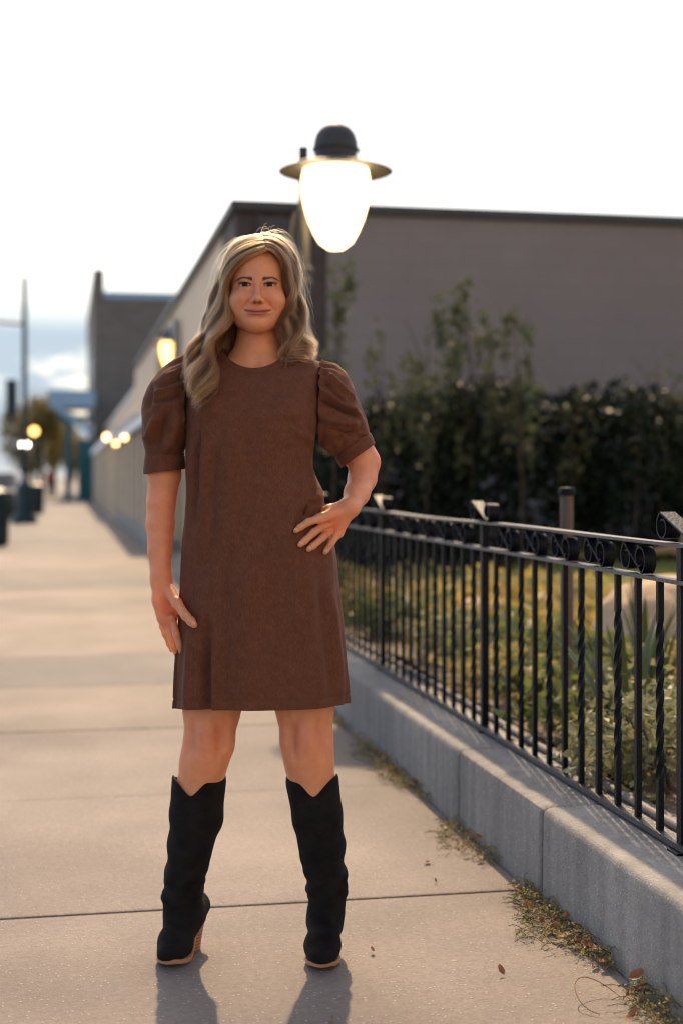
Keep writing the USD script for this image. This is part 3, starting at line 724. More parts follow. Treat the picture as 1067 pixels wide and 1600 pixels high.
# ------------------------------------------------------------------ weeds and dry leaves along the wall foot
def curled_leaf(g, L):
    q = np.linspace(-1, 1, 7)
    w = (1 - q ** 2) ** .6 * .32
    mid = np.c_[q * .5, 0 * q, .16 * q ** 2]
    v = np.vstack([mid, mid + np.c_[0 * q, w, w * .5], mid - np.c_[0 * q, w, -w * .5]]) * L
    f = []
    for i in range(6):
        f += [(i, i + 1, 8 + i), (i, 8 + i, 7 + i), (i + 1, i, 14 + i), (i + 1, 14 + i, 15 + i)]
    m = trimesh.Trimesh(v, f, process=False)
    m.apply_transform(trimesh.transformations.euler_matrix(*(g.normal(size=3) * [.5, .5, 3])))
    return m
def weeds(label, y0, y1, reach, n, seed, h=.036):
    reach, n = reach * .82, int(n * .8)
    g = np.random.default_rng(seed)
    yc = (y0 + y1) / 2
    t = thing('weed_clump', label, 'weeds', (1.262, yc, 0), 0, None)
    u = g.beta(1.5, 1.5, n)
    yy = y0 - yc + (y1 - y0) * u
    env = reach * np.sin(np.pi * np.clip(u, .04, .96)) ** .7 * (.6 + .8 * meshkit.noise(np.c_[yy * 14, yy * 0, yy * 0], seed))
    xx = -.004 - env * g.random(n) ** 1.3
    p = np.c_[xx, yy, .005 + h * g.random(n) ** 2 * (1 - .5 * np.abs(xx) / reach)]
    st, lv = [], []
    for q in p[::3]:
        a = g.random() * 6.28; L = .02 + .05 * g.random()
        e = q + [math.cos(a) * L, math.sin(a) * L, .012 * g.random()]
        e[0] = min(e[0], -.003)
        k = np.linspace(0, 1, 4)[:, None]
        st.append(tube(q * (1 - k) + e * k + [0, 0, .008] * np.sin(k * 3.14), .0009, 3))
        lv.append((q * (1 - k) + e * k)[1:])
    lp = np.vstack([p, *lv]); lp[:, 0] = np.minimum(lp[:, 0], -.003)
    st_ = tag(obj('stems', cat(st), M_bark, t), kind='stuff')
    tag(obj('leaves', leaf_cloud(lp + g.normal(size=lp.shape) * .003 * [0, 1, 1] + [0, 0, .004], .010, g, .45), M_weed, t), kind='stuff')
    for k in range(max(4, n // 45)):
        i = g.integers(len(p))
        m = curled_leaf(g, .022 + .022 * g.random())
        m.apply_translation(p[i] + [-.012, 0, .008])
        m.vertices[:, 0] = np.minimum(m.vertices[:, 0], -.002); m.vertices[:, 2] = np.maximum(m.vertices[:, 2], .001)
        obj('dry_leaf', m, M_dry, t, smooth=60)
    return t
weeds('largest clump of green and brown weeds below the cracked wall joint', 3.12, 3.82, .16, 900, 1)
weeds('small weed tuft with dry leaves, just beyond the largest clump', 4.05, 4.55, .13, 360, 2)
weeds('dry weed tuft with a curled stem nearest the camera at the bottom right', 2.72, 3.0, .12, 300, 3, .045)
weeds('long strip of weeds beside the right boot of the woman, further along the wall', 4.85, 6.1, .12, 800, 4)
weeds('far weed tuft at the wall foot behind the hem of the dress', 6.3, 7.2, .10, 400, 6)
g = np.random.default_rng(9)
a = np.linspace(0, 4.2, 26)
tag(obj('dry_stem', tube(np.c_[1.14 + .055 * np.cos(a) , 2.93 + .07 * np.sin(a), .006 + .035 * np.sin(a * .75) ** 2], .0011, 5), M_dry), 'thin curled dry stem lying on the sidewalk by the nearest weed tuft', 'stem')
for i, (x, y) in enumerate([(.98, 3.15), (1.05, 4.1), (.72, 3.35), (1.02, 3.9), (.55, 2.95), (.9, 4.75)]):
    m = curled_leaf(g, .018 + .012 * g.random()); m.vertices[:, 2] -= m.vertices[:, 2].min() - .001; m.apply_translation((x, y, .0035))
    tag(obj('fallen_leaf', m, M_dry), ['tiny brown leaf lying on the sidewalk left of the largest weed clump', 'tiny brown leaf on the sidewalk left of the small weed tuft', 'tiny brown leaf on the open sidewalk right of the right boot', 'tiny brown leaf just beyond the sidewalk joint near the weeds', 'tiny brown leaf nearest the camera, right of the boot shadows', 'tiny brown leaf farthest from the camera on the sidewalk'][i], 'leaf', 'loose leaves on the sidewalk')

# ------------------------------------------------------------------ far street
def signal_post(label, x, y):
    t = thing('signal_post', label, 'traffic light', (x, y, 0))
    obj('base', lathe([(.32, 0), (.32, .15), (.24, .25), (.21, .85), (.14, 1.0), (.09, 1.05)], 16), M_darkteal, t, smooth=35)
    obj('pole', lathe([(.075, 1.0), (.06, 6.2)], 12), M_darkteal, t, smooth=35)
    obj('arm', tube(np.array([(0, 0, 5.0), (-.8, 0, 5.05), (-1.6, 0, 5.0)]), [.04, .035, .03], 8), M_darkteal, t)
    for k, z in enumerate((3.2, 5.0)):
        hd = obj('signal_head', bevel_box(-.45 - 1.0 * k, -.18 - 1.0 * k, -.14, .14, z - .5, z + .4, .03), M_darkteal, t)
    return t
signal_post('dark green traffic light post on a flared base at the left kerb', -1.05, 36.5)
def bin_(label, x, y):
    t = thing('litter_bin', label, 'litter bin', (x, y, 0))
    obj('body', lathe([(.24, 0), (.27, .05), (.29, .75), (.31, .78)], 20), M_darkteal, t, smooth=35)
    obj('lid', lathe([(.31, .785), (.27, .92), (.15, .98), (0, 1.0)], 20), M_darkteal, t, smooth=35)
bin_('round dark litter bin at the left edge of the sidewalk', -1.24, 24.6)
bin_('second round dark litter bin, farther along the kerb', -1.0, 46.0)
def car(label, x, y, paint):
    t = thing('parked_car', label, 'car', (x, y, -.13), 0, None)
    prof = [(-2.15, .35), (-2.2, .55), (-2.1, .85), (-1.2, .95), (-.6, 1.42), (.9, 1.45), (1.7, .98), (2.1, .9), (2.2, .6), (2.15, .35)]
    rings = []
    for s, k in ((-.86, .94), (-.78, 1.0), (.78, 1.0), (.86, .94)):
        rings.append([(s * (1 - .14 * max(0, z - .9)), yv * k, .35 + (z - .35) * (.96 if k < 1 else 1)) for yv, z in prof])
    m = loft(rings)
    if m.volume < 0: m.invert()
    obj('body', m, paint, t, smooth=25)
    obj('rear_window', trimesh.convex.convex_hull(np.array([(-.62, -1.17, .99), (.62, -1.17, .99), (-.55, -.68, 1.37), (.55, -.68, 1.37), (-.62, -1.12, .97), (.62, -1.12, .97)])), M_glass, t)
    for sx in (-.78, .78):
        for sy in (-1.35, 1.35):
            w = trimesh.creation.cylinder(.32, .2, sections=20); w.apply_transform(trimesh.transformations.rotation_matrix(math.pi / 2, (0, 1, 0))); w.apply_translation((sx, sy, .32))
            obj('wheel', w, M_tyre, t, smooth=35)
        obj('tail_light', box(sx * .8 - .12, sx * .8 + .12, -2.215, -2.15, .62, .78), M_red, t)
car('dark parked car nearest along the left kerb', -2.45, 46.5, M_car)
car('silver parked car behind the dark one at the left kerb', -2.45, 54, M_silver)
car('dark parked car farthest along the left kerb', -2.45, 61, M_car)
# lit globes and head lamps far down the street
def lantern(label, x, y, h, r, mt):
    t = thing('globe_lantern', label, 'street lamp', (x, y, 0))
    obj('pole', lathe([(.10, 0), (.05, .5), (.045, h - r)], 10), M_darkteal, t)
    obj('globe', moved(trimesh.creation.icosphere(2, r), (0, 0, h)), mt, t, smooth=True)
M_white = emit('white_bulb', (1.0, 0.9, 0.72), 26.0)
lantern('white globe lantern low on the far left', -1.15, 40.0, 2.05, .10, M_white)
lantern('warm globe lantern at the far left edge of the street', -1.3, 58, 3.0, .16, M_globe_far)
for i, (x, y, h) in enumerate([(-1.7, 98, 6.5), (-.9, 106, 7.5), (-3.4, 110, 7), (.2, 112, 5.0)]):
    tree('autumn_tree', ['orange and green autumn tree at the end of the sidewalk', 'tallest autumn tree behind the others down the street', 'autumn tree leftmost at the far end of the street', 'low autumn tree beside the teal porch'][i], x, y, 0, h, (1.5, 1.5, h * .38), h * .6, M_autumn, 2600, .3, 60 + i, None, 6, .16, 40, .16)
# a walker in red
def walker(x, y):
    t = thing('person', 'distant person in a red jacket walking on the sidewalk', 'person', (x, y, 0))
    def sd(p):
        d = sd_ell(p, (0, 0, 1.58), (.085, .10, .12))
        for a, b, ra, rb in (((0, 0, 1.38), (0, 0, 1.5), .06, .055), ((-.13, 0, 1.36), (.13, 0, 1.36), .085, .085), ((0, 0, 1.3), (0, 0, .95), .14, .15), ((-.19, 0, 1.35), (-.25, .05, 1.08), .055, .045), ((-.25, .05, 1.08), (-.24, -.08, .85), .042, .04),
                              ((.19, 0, 1.35), (.25, -.02, 1.08), .055, .045), ((.25, -.02, 1.08), (.24, -.15, .86), .042, .04), ((-.09, 0, .92), (-.1, -.1, .5), .09, .065), ((-.1, -.1, .5), (-.1, -.05, .08), .06, .045), ((.09, 0, .92), (.1, .08, .5), .09, .065), ((.1, .08, .5), (.1, .22, .1), .06, .045),
                              ((-.1, -.04, .05), (-.1, -.2, .045), .045, .04), ((.1, .22, .06), (.1, .08, .045), .045, .04)):
            d = smin(d, sd_cap(p, a, b, ra, rb), .04)
        return d
    m = surface_nets(sd, (-.42, -.4, -.02), (.42, .4, 1.8), .025)
    def piece(c):
        keep = c(m.triangles_center)
        return trimesh.Trimesh(m.vertices, m.faces[keep], process=False)
    obj('body', m, plain('walker_skin', (.45, .25, .17), .5), t, smooth=True)
    j = m.copy(); j.vertices += m.vertex_normals * .012
    tc = j.triangles_center
    def sub(k):
        s = trimesh.Trimesh(j.vertices, j.faces[k], process=False); s.remove_unreferenced_vertices(); return s
    obj('jacket', sub((tc[:, 2] > .88) & (tc[:, 2] < 1.46)), M_red, t, smooth=True)
    obj('trousers', sub(tc[:, 2] <= .88), plain('walker_trousers', (.03, .035, .05), .8), t, smooth=True)
    hh = j.copy(); hh.vertices = hh.vertices + [0, .015, .008]
    k = (tc[:, 2] > 1.58)
    s = trimesh.Trimesh(hh.vertices, hh.faces[k], process=False); s.remove_unreferenced_vertices()
    obj('hair', s, M_bark, t, smooth=True)
walker(-.9, 80)

# unseen cream house added behind the camera to bounce warm sunlight onto the woman
HB = thing('added_bounce_house', 'added cream two storey house, unseen behind the viewpoint, bouncing warm sunlight onto the woman', 'building')
M_cream = plain('cream_paint', (0.80, 0.68, 0.52), 0.7, var=0.05, scale=1.5)
obj('wall', box(.6, 14.5, -13, -4.6, -.15, 8.2), M_cream, HB)
obj('roof', trimesh.convex.convex_hull(np.array([(x, y, z) for x in (.3, 14.8) for y, z in ((-13.3, 8.202), (-4.35, 8.202), (-9.1, 10.4))])), M_darktrim, HB)
for k in range(5):
    for z in (1.2, 4.3):
        x = 2.2 + k * 2.5
        w = obj('window', box(x, x + .9, -4.598, -4.56, z, z + 1.5), M_glass, HB)
        obj('sill', box(x - .08, x + .98, -4.598, -4.50, z - .08, z - .004), M_trim, w)
# ------------------------------------------------------------------ the woman (local frame: x to the right of the picture, y away from the camera, z up)
D0 = 3.42
ox = (400 - CX) * D0 / FPX
def W(px, py, y=0.0):
    """The point of her own space that lies at depth y behind her middle, measured off the photograph."""
    d = D0 + y
    return np.array([(px - CX) * d / FPX - ox, y, CAMZ + (HY - py) * d / FPX])
PW = thing('person', 'smiling blonde woman in brown dress and tall black boots, one hand on her hip', 'person',
           (ox * math.cos(TH) + D0 * math.sin(TH), -ox * math.sin(TH) + D0 * math.cos(TH), 0), -math.degrees(TH))

M_skin = mat('skin', {'at': ('attribute', {'attribute': 'tint'}), 'tc': ('texture_coordinate', {}), 'n': ('noise_texture', {'scale': 34.0, 'detail': 8.0, 'roughness': 0.68}),
    'r': ('rgb_ramp', {'ramp': [(0.3, (0.90, 0.84, 0.82)), (0.7, (1.07, 1.08, 1.08))]}), 'mx': ('mix', {'mix_type': 'multiply', 'fac': 1.0}),
    'bn': ('noise_texture', {'scale': 420.0, 'detail': 2.0}), 'b': ('bump', {'strength': 0.08, 'distance': 0.002}),
    'p': ('principled_bsdf', {'roughness': 0.46, 'specular_ior_level': 0.42, 'subsurface_weight': 0.22, 'subsurface_scale': 0.010, 'subsurface_radius': (1.0, 0.35, 0.18)})},
    [('tc.object', 'n.vector'), ('n.fac', 'r.fac'), ('at.color', 'mx.color1'), ('r.color', 'mx.color2'), ('mx.color', 'p.base_color'), ('tc.object', 'bn.vector'), ('bn.fac', 'b.height'), ('b.normal', 'p.normal')])
SKIN, LIP = np.array([0.68, 0.280, 0.138]), np.array([0.42, 0.130, 0.098])

M_dress = mat('brown_corduroy', {'tc': ('texture_coordinate', {}),
    'mp': ('mapping', {'scale': (560.0, 560.0, 110.0)}), 'fn': ('noise_texture', {'scale': 1.0, 'detail': 2.0, 'roughness': 0.6}),
    'n': ('noise_texture', {'scale': 55.0, 'detail': 7.0, 'roughness': 0.78}),
    'r1': ('rgb_ramp', {'ramp': [(0.28, (0.104, 0.039, 0.0205)), (0.72, (0.160, 0.061, 0.033))]}), 'r2': ('rgb_ramp', {'ramp': [(0.30, (0.72, 0.70, 0.70)), (0.70, (1.22, 1.22, 1.22))]}),
    'mx': ('mix', {'mix_type': 'multiply', 'fac': 0.75}), 'b': ('bump', {'strength': 0.35, 'distance': 0.0012}),
    'n4': ('noise_texture', {'scale': 1100.0, 'detail': 2.0}), 'ad': ('math', {'math_type': 'add'}),
    'p': ('principled_bsdf', {'roughness': 0.85, 'specular_ior_level': 0.2, 'sheen_weight': 0.12, 'sheen_roughness': 0.4, 'sheen_tint': (0.75, 0.50, 0.38)})},
    [('tc.object', 'mp.vector'), ('mp.vector', 'fn.vector'), ('tc.object', 'n.vector'), ('n.fac', 'r1.fac'), ('fn.fac', 'r2.fac'), ('r1.color', 'mx.color1'), ('r2.color', 'mx.color2'), ('mx.color', 'p.base_color'),
     ('tc.object', 'n4.vector'), ('fn.fac', 'ad.value1'), ('n4.fac', 'ad.value2'), ('ad.value', 'b.height'), ('b.normal', 'p.normal')])
M_boot = plain('black_suede', (0.011, 0.0098, 0.0092), 0.85, var=0.5, scale=24, bump=0.5, bscale=380, spec=0.16)
M_sole = plain('tan_welt', (0.42, 0.20, 0.10), 0.6, var=0.15, scale=20)
M_heel = mat('stacked_heel', {'g': ('geometry', {}), 'w': ('wave_texture', {'wave_type': 'bands', 'bands_direction': 'z', 'scale': 42.0, 'distortion': 0.6}),
    'r': ('rgb_ramp', {'ramp': [(0.2, (0.20, 0.085, 0.04)), (0.7, (0.42, 0.20, 0.10))]}), 'p': ('principled_bsdf', {'roughness': 0.5})}, [('g.position', 'w.vector'), ('w.fac', 'r.fac'), ('r.color', 'p.base_color')])
M_lining = plain('boot_lining', (0.36, 0.19, 0.10), 0.7)

# ---- dress: one sheet from hem to neckline, built from level lines
def dress_sheet():
    m = 420
    a = np.arange(m) / m * 2 * np.pi                    # 0 = picture right, pi/2 = away, -pi/2 = front
    # py side left, py side right, py front, py back, left px, right px, y front, y back, exponent
    K = [(1107, 1099, 1111, 1108, 272, 541, -.150, .150, 2.3), (1050, 1045, 1052, 1050, 275, 539.5, -.148, .150, 2.3), (985, 983, 986, 985, 279, 536, -.144, .150, 2.3), (914, 914, 914, 914, 283, 529, -.140, .152, 2.3),
         (860, 860, 860, 860, 284.5, 523, -.134, .146, 2.35), (815, 815, 815, 815, 288.5, 510, -.128, .138, 2.4), (770, 768, 770, 770, 290.5, 504.5, -.123, .126, 2.45), (730, 726, 730, 730, 291.5, 489, -.122, .118, 2.5),
         (694, 690, 696, 694, 291.5, 492, -.127, .112, 2.5), (655, 655, 662, 655, 291, 499.5, -.124, .108, 2.5), (600, 608, 630, 605, 290.5, 503, -.108, .104, 2.5), (557, 568, 601, 568, 291, 503, -.086, .098, 2.5),
         (552, 558, 588, 560, 320, 476, -.074, .092, 2.3), (549, 551, 580, 554, 341, 456, -.066, .090, 2.1), (547, 548, 575, 550, 350, 448, -.062, .088, 2.0)]
    rings = []
    for sl, sr, pf, pb, L, R, yf, yb, e in K:
        c, s = np.cos(a), np.sin(a)
        r = (np.abs(c) ** e + np.abs(s) ** e) ** (-1 / e)
        c, s = c * r, s * r
        px = np.where(c > 0, (L + R) / 2 + c * (R - L) / 2, (L + R) / 2 + c * (R - L) / 2)
        side = np.where(c > 0, sr, sl)
        mid = np.where(s < 0, pf, pb)
        w = np.abs(s) ** 1.5
        py = side * (1 - w) + mid * w
        ym, yh = (yf + yb) / 2, (yb - yf) / 2
        y = ym + yh * s
        d0 = D0 + np.where(s < 0, ym, y)                # the outline is where the sides are: keep widths on the middle plane
        x = (px - CX) * (D0 + ym) / FPX - ox
        z = CAMZ + (HY - py) * (D0 + np.where(s < 0, y, ym)) / FPX
        rings.append(np.stack([x, y, z], -1))
    rings = np.array(rings)
    t = np.r_[0, np.cumsum(np.linalg.norm(np.diff(rings, axis=0), axis=2).mean(1))]
    u = np.r_[np.linspace(0, t[-1], 300)]
    return PchipInterpolator(t, rings, axis=0)(u), a
def pix(P):
    d = D0 + P[..., 1]
    return (P[..., 0] + ox) * FPX / d + CX, HY - (P[..., 2] - CAMZ) * FPX / d
def ridge(px, py, a, b, width, amp, w2=None):
    """A soft fold along the line a-b (pixels)."""
    a, b = np.array(a, float), np.array(b, float)
    ab = b - a
    L = np.linalg.norm(ab)
    t = ((px - a[0]) * ab[0] + (py - a[1]) * ab[1]) / L ** 2
    n = ((px - a[0]) * -ab[1] + (py - a[1]) * ab[0]) / L
    wd = width + ((w2 or width) - width) * np.clip(t, 0, 1)
    fade = np.clip(np.minimum(t, 1 - t) * 4 + .35, 0, 1) * ((t > -.15) & (t < 1.15))
    return amp * np.exp(-(n / wd) ** 2) * np.clip(fade, 0, 1)
S, ang = dress_sheet()
def sheet_normals(S):
    du, dv = np.gradient(S, axis=0), np.roll(S, -1, 1) - np.roll(S, 1, 1)
    n = np.cross(dv, du)
    return n / (np.linalg.norm(n, axis=-1, keepdims=True) + 1e-12)
N = sheet_normals(S)
if (N[:200, np.argmin(np.abs(ang - 1.5 * np.pi))][:, 1]).mean() > 0:
    N = -N
px, py = pix(S)
front = np.clip(-N[..., 1] * 2, 0, 1)
disp = np.zeros(S.shape[:2])
for args in [((338, 1000), (332, 1118), 6, .007, 12), ((321, 960), (321, 1122), 4, -.004, 8.5), ((300, 985), (292, 1118), 7, .009, 10), ((352, 860), (348, 1115), 8, -.004, 16), ((385, 900), (392, 1118), 22, .004, 30),
             ((300, 690), (300, 860), 5, .006, 8), ((311, 665), (303, 840), 4, -.007, 7), ((322, 672), (312, 860), 6, .006, 12), ((338, 690), (322, 900), 6, -.003, 12),
             ((500, 770), (478, 800), 9, .004), ((503, 745), (488, 772), 5, -.004), ((505, 785), (480, 786), 4, -.006), ((497, 715), (480, 760), 6, .006), ((470, 690), (474, 790), 5, .003), ((478, 788), (476, 806), 1.8, -.007), ((470, 800), (455, 850), 6, -.005),
             ((497, 690), (455, 672), 7, .005), ((490, 700), (440, 700), 8, -.003), ((450, 760), (440, 900), 14, .0025), ((455, 790), (462, 1000), 8, .004, 16), ((478, 870), (500, 1110), 10, .006, 18), ((500, 900), (523, 1110), 7, -.005, 12),
             ((520, 930), (540, 1110), 7, .006, 10), ((420, 880), (428, 1110), 12, -.003, 22), ((360, 680), (352, 860), 16, .003, 18), ((330, 620), (330, 650), 18, .006), ((450, 620), (450, 655), 22, .006), ((392, 655), (392, 700), 20, -.004)]:
    disp += 1.7 * ridge(px, py, *args) * front
sg_ = lambda q: 1 / (1 + np.exp(-np.clip(q, -30, 30)))
disp -= .017 * sg_((px - 314) / 1.6) * sg_((329.5 - px) / 1.0) * np.clip((py - 968) / 60, 0, 1) * front
disp += (meshkit.fbm(S * 11 * np.array([1, 1, .45]), 3, 12) - .5) * .013 * np.clip((py - 600) / 120, 0, 1)
v01 = np.clip((1112 - py) / 400, 0, 1)
disp += .009 * np.sin(ang * 9 + 1.2 + 1.3 * np.sin(2 * ang))[None] * (1 - v01) ** 2 * (N[..., 1] > -.3)
# hem band: a stitched step
Z01 = np.arange(len(S)) / (len(S) - 1)
disp += (.0004 * (Z01 < .022) - .0012 * ((Z01 > .022) & (Z01 < .028)) + .0016 * (Z01 > .984) - .0010 * ((Z01 > .979) & (Z01 < .984)))[:, None]
S = S + N * disp[..., None]
N = sheet_normals(S); N = -N if (N[:200, np.argmin(np.abs(ang - 1.5 * np.pi))][:, 1]).mean() > 0 else N
def sheet_mesh(S, N, th):
    n, m = S.shape[:2]
    v = np.vstack([S.reshape(-1, 3), (S - N * th).reshape(-1, 3)])
    q = grid_faces(n, m)
    f = [q, q[:, ::-1] + n * m]
    j = np.arange(m); k = (j + 1) % m
    f.append(np.stack([k, j, n * m + j, n * m + k], 1))
    b = (n - 1) * m
    f.append(np.stack([b + j, b + k, n * m + b + k, n * m + b + j], 1))
    mm = trimesh.Trimesh(v, tri(np.vstack(f)), process=False)
    # faces of the outer side must look along N
    fn = np.cross(v[q[:, 1]] - v[q[:, 0]], v[q[:, 2]] - v[q[:, 0]])
    if (fn * N.reshape(-1, 3)[q[:, 0]]).sum() < 0:
        mm.invert()
    return mm
dress_mesh = sheet_mesh(S, N, .0035)
DR = obj('dress', dress_mesh, M_dress, PW, smooth=50)
fr = N[..., 1] < -.02
DT = cKDTree(np.stack(pix(S[fr]), -1)); DY = S[fr][:, 1]
def on_dress(px, py, lift=0.0):
    d, i = DT.query([(px, py)], k=6)
    return float(np.median(DY[i[0]])) - lift

# ---- sleeves
def sleeve(K, seed, gathers, folds):
    m = 160
    a = np.arange(m) / m * 2 * np.pi
    R = []
    for ax_, ay_, bx_, by_, dep, yc in K:
        A, B = W(ax_, ay_, yc), W(bx_, by_, yc)
        c = (A + B) / 2
        R.append(c + np.cos(a)[:, None] * (A - B) / 2 + np.sin(a)[:, None] * np.array([0, dep, 0]))
    R = np.array(R)
    t = np.r_[0, np.cumsum(np.linalg.norm(np.diff(R, axis=0), axis=2).mean(1))]
    u = np.linspace(0, t[-1], 110)
    Q = PchipInterpolator(t, R, axis=0)(u)
    n = sheet_normals(Q)
    out = Q - Q.mean(1, keepdims=True)
    if (n * out).sum() < 0: n = -n
    s = u / t[-1]
    d = gathers * np.sin(a * 17 + 2.2 * np.sin(a * 3 + seed))[None] * np.exp(-(s / .16) ** 2)[:, None] * (np.cos(a)[None] > -.55)
    d = d + .35 * gathers * np.sin(a * 11 + seed)[None] * np.exp(-((s - .80) / .10) ** 2)[:, None]
    d = d + (meshkit.fbm(Q * 14, 3, seed) - .5) * .020 * (np.sin(np.clip(s, 0, .84) / .84 * np.pi) ** .7)[:, None]
    px, py = pix(Q)
    fr = np.clip(-n[..., 1] * 2, 0, 1)
    for f in folds:
        d = d + 1.7 * ridge(px, py, *f) * fr
    Q = Q + n * d[..., None]
    n = sheet_normals(Q)
    if (n * out).sum() < 0: n = -n
    return Q, n, s
def build_sleeve(K, seed, gathers, folds):
    Q, n, s = sleeve(K[:-2] + [K[-2]], seed, gathers, folds)
    p = obj('sleeve', sheet_mesh(Q, n, .003), M_dress, DR, smooth=55)
    m = 96
    a = np.arange(m) / m * 2 * np.pi
    R = []
    for w in np.linspace(0, 1, 12):
        k = np.array(K[-2]) * (1 - w) + np.array(K[-1]) * w
        A, B = W(k[0], k[1], k[5]), W(k[2], k[3], k[5])
        grow = 1.05 + .015 * math.sin(w * math.pi) - (.03 if w < .05 else 0)
        R.append((A + B) / 2 + np.cos(a)[:, None] * (A - B) / 2 * grow + np.sin(a)[:, None] * np.array([0, k[4] * grow, 0]))
    R = np.array(R)
    R += (meshkit.noise(R * 30, 4)[..., None] - .5) * .003
    n = sheet_normals(R)
    if (n * (R - R.mean(1, keepdims=True))).sum() < 0: n = -n
    obj('cuff', sheet_mesh(R, n, .004), M_dress, DR, smooth=50)
build_sleeve([(293, 552, 293, 690, .078, .01), (288, 554, 292, 694, .080, .01), (268, 563, 291, 700, .088, .012), (246, 583, 290, 704, .092, .014), (229, 613, 289, 706, .090, .014), (221, 642, 289, 708, .084, .012), (223, 680, 288.5, 710, .072, .01), (228, 708, 288, 711, .056, .008), (226.5, 740, 287, 733, .056, .006)],
             3, .0045, [((240, 615), (284, 600), 4, .006), ((238, 628), (287, 618), 3, -.006), ((250, 606), (290, 585), 4, -.005), ((262, 588), (291, 572), 3, .005), ((262, 640), (238, 702), 7, -.009), ((246, 650), (229, 690), 6, .009), ((280, 640), (262, 705), 8, .007), ((228, 640), (236, 600), 5, -.008)])
build_sleeve([(501, 564, 497, 694, .078, .01), (506, 567, 498, 696, .080, .012), (522, 569, 501, 697, .086, .02), (541, 584, 505, 699, .088, .026), (556, 611, 511, 703, .084, .030), (564.5, 636, 516, 707, .076, .034), (573, 658, 521, 710, .066, .038), (577.5, 676, 525, 713, .055, .042), (584, 695, 534, 731, .055, .048)],
             8, .005, [((505, 590), (545, 640), 3.5, -.006), ((510, 580), (555, 625), 3.5, .006), ((502, 610), (558, 645), 4, .008), ((500, 625), (562, 652), 3.5, -.010), ((503, 655), (560, 662), 6, .006), ((520, 690), (565, 672), 5, -.006), ((515, 672), (572, 684), 4, -.004), ((506, 690), (530, 722), 5, .006)])

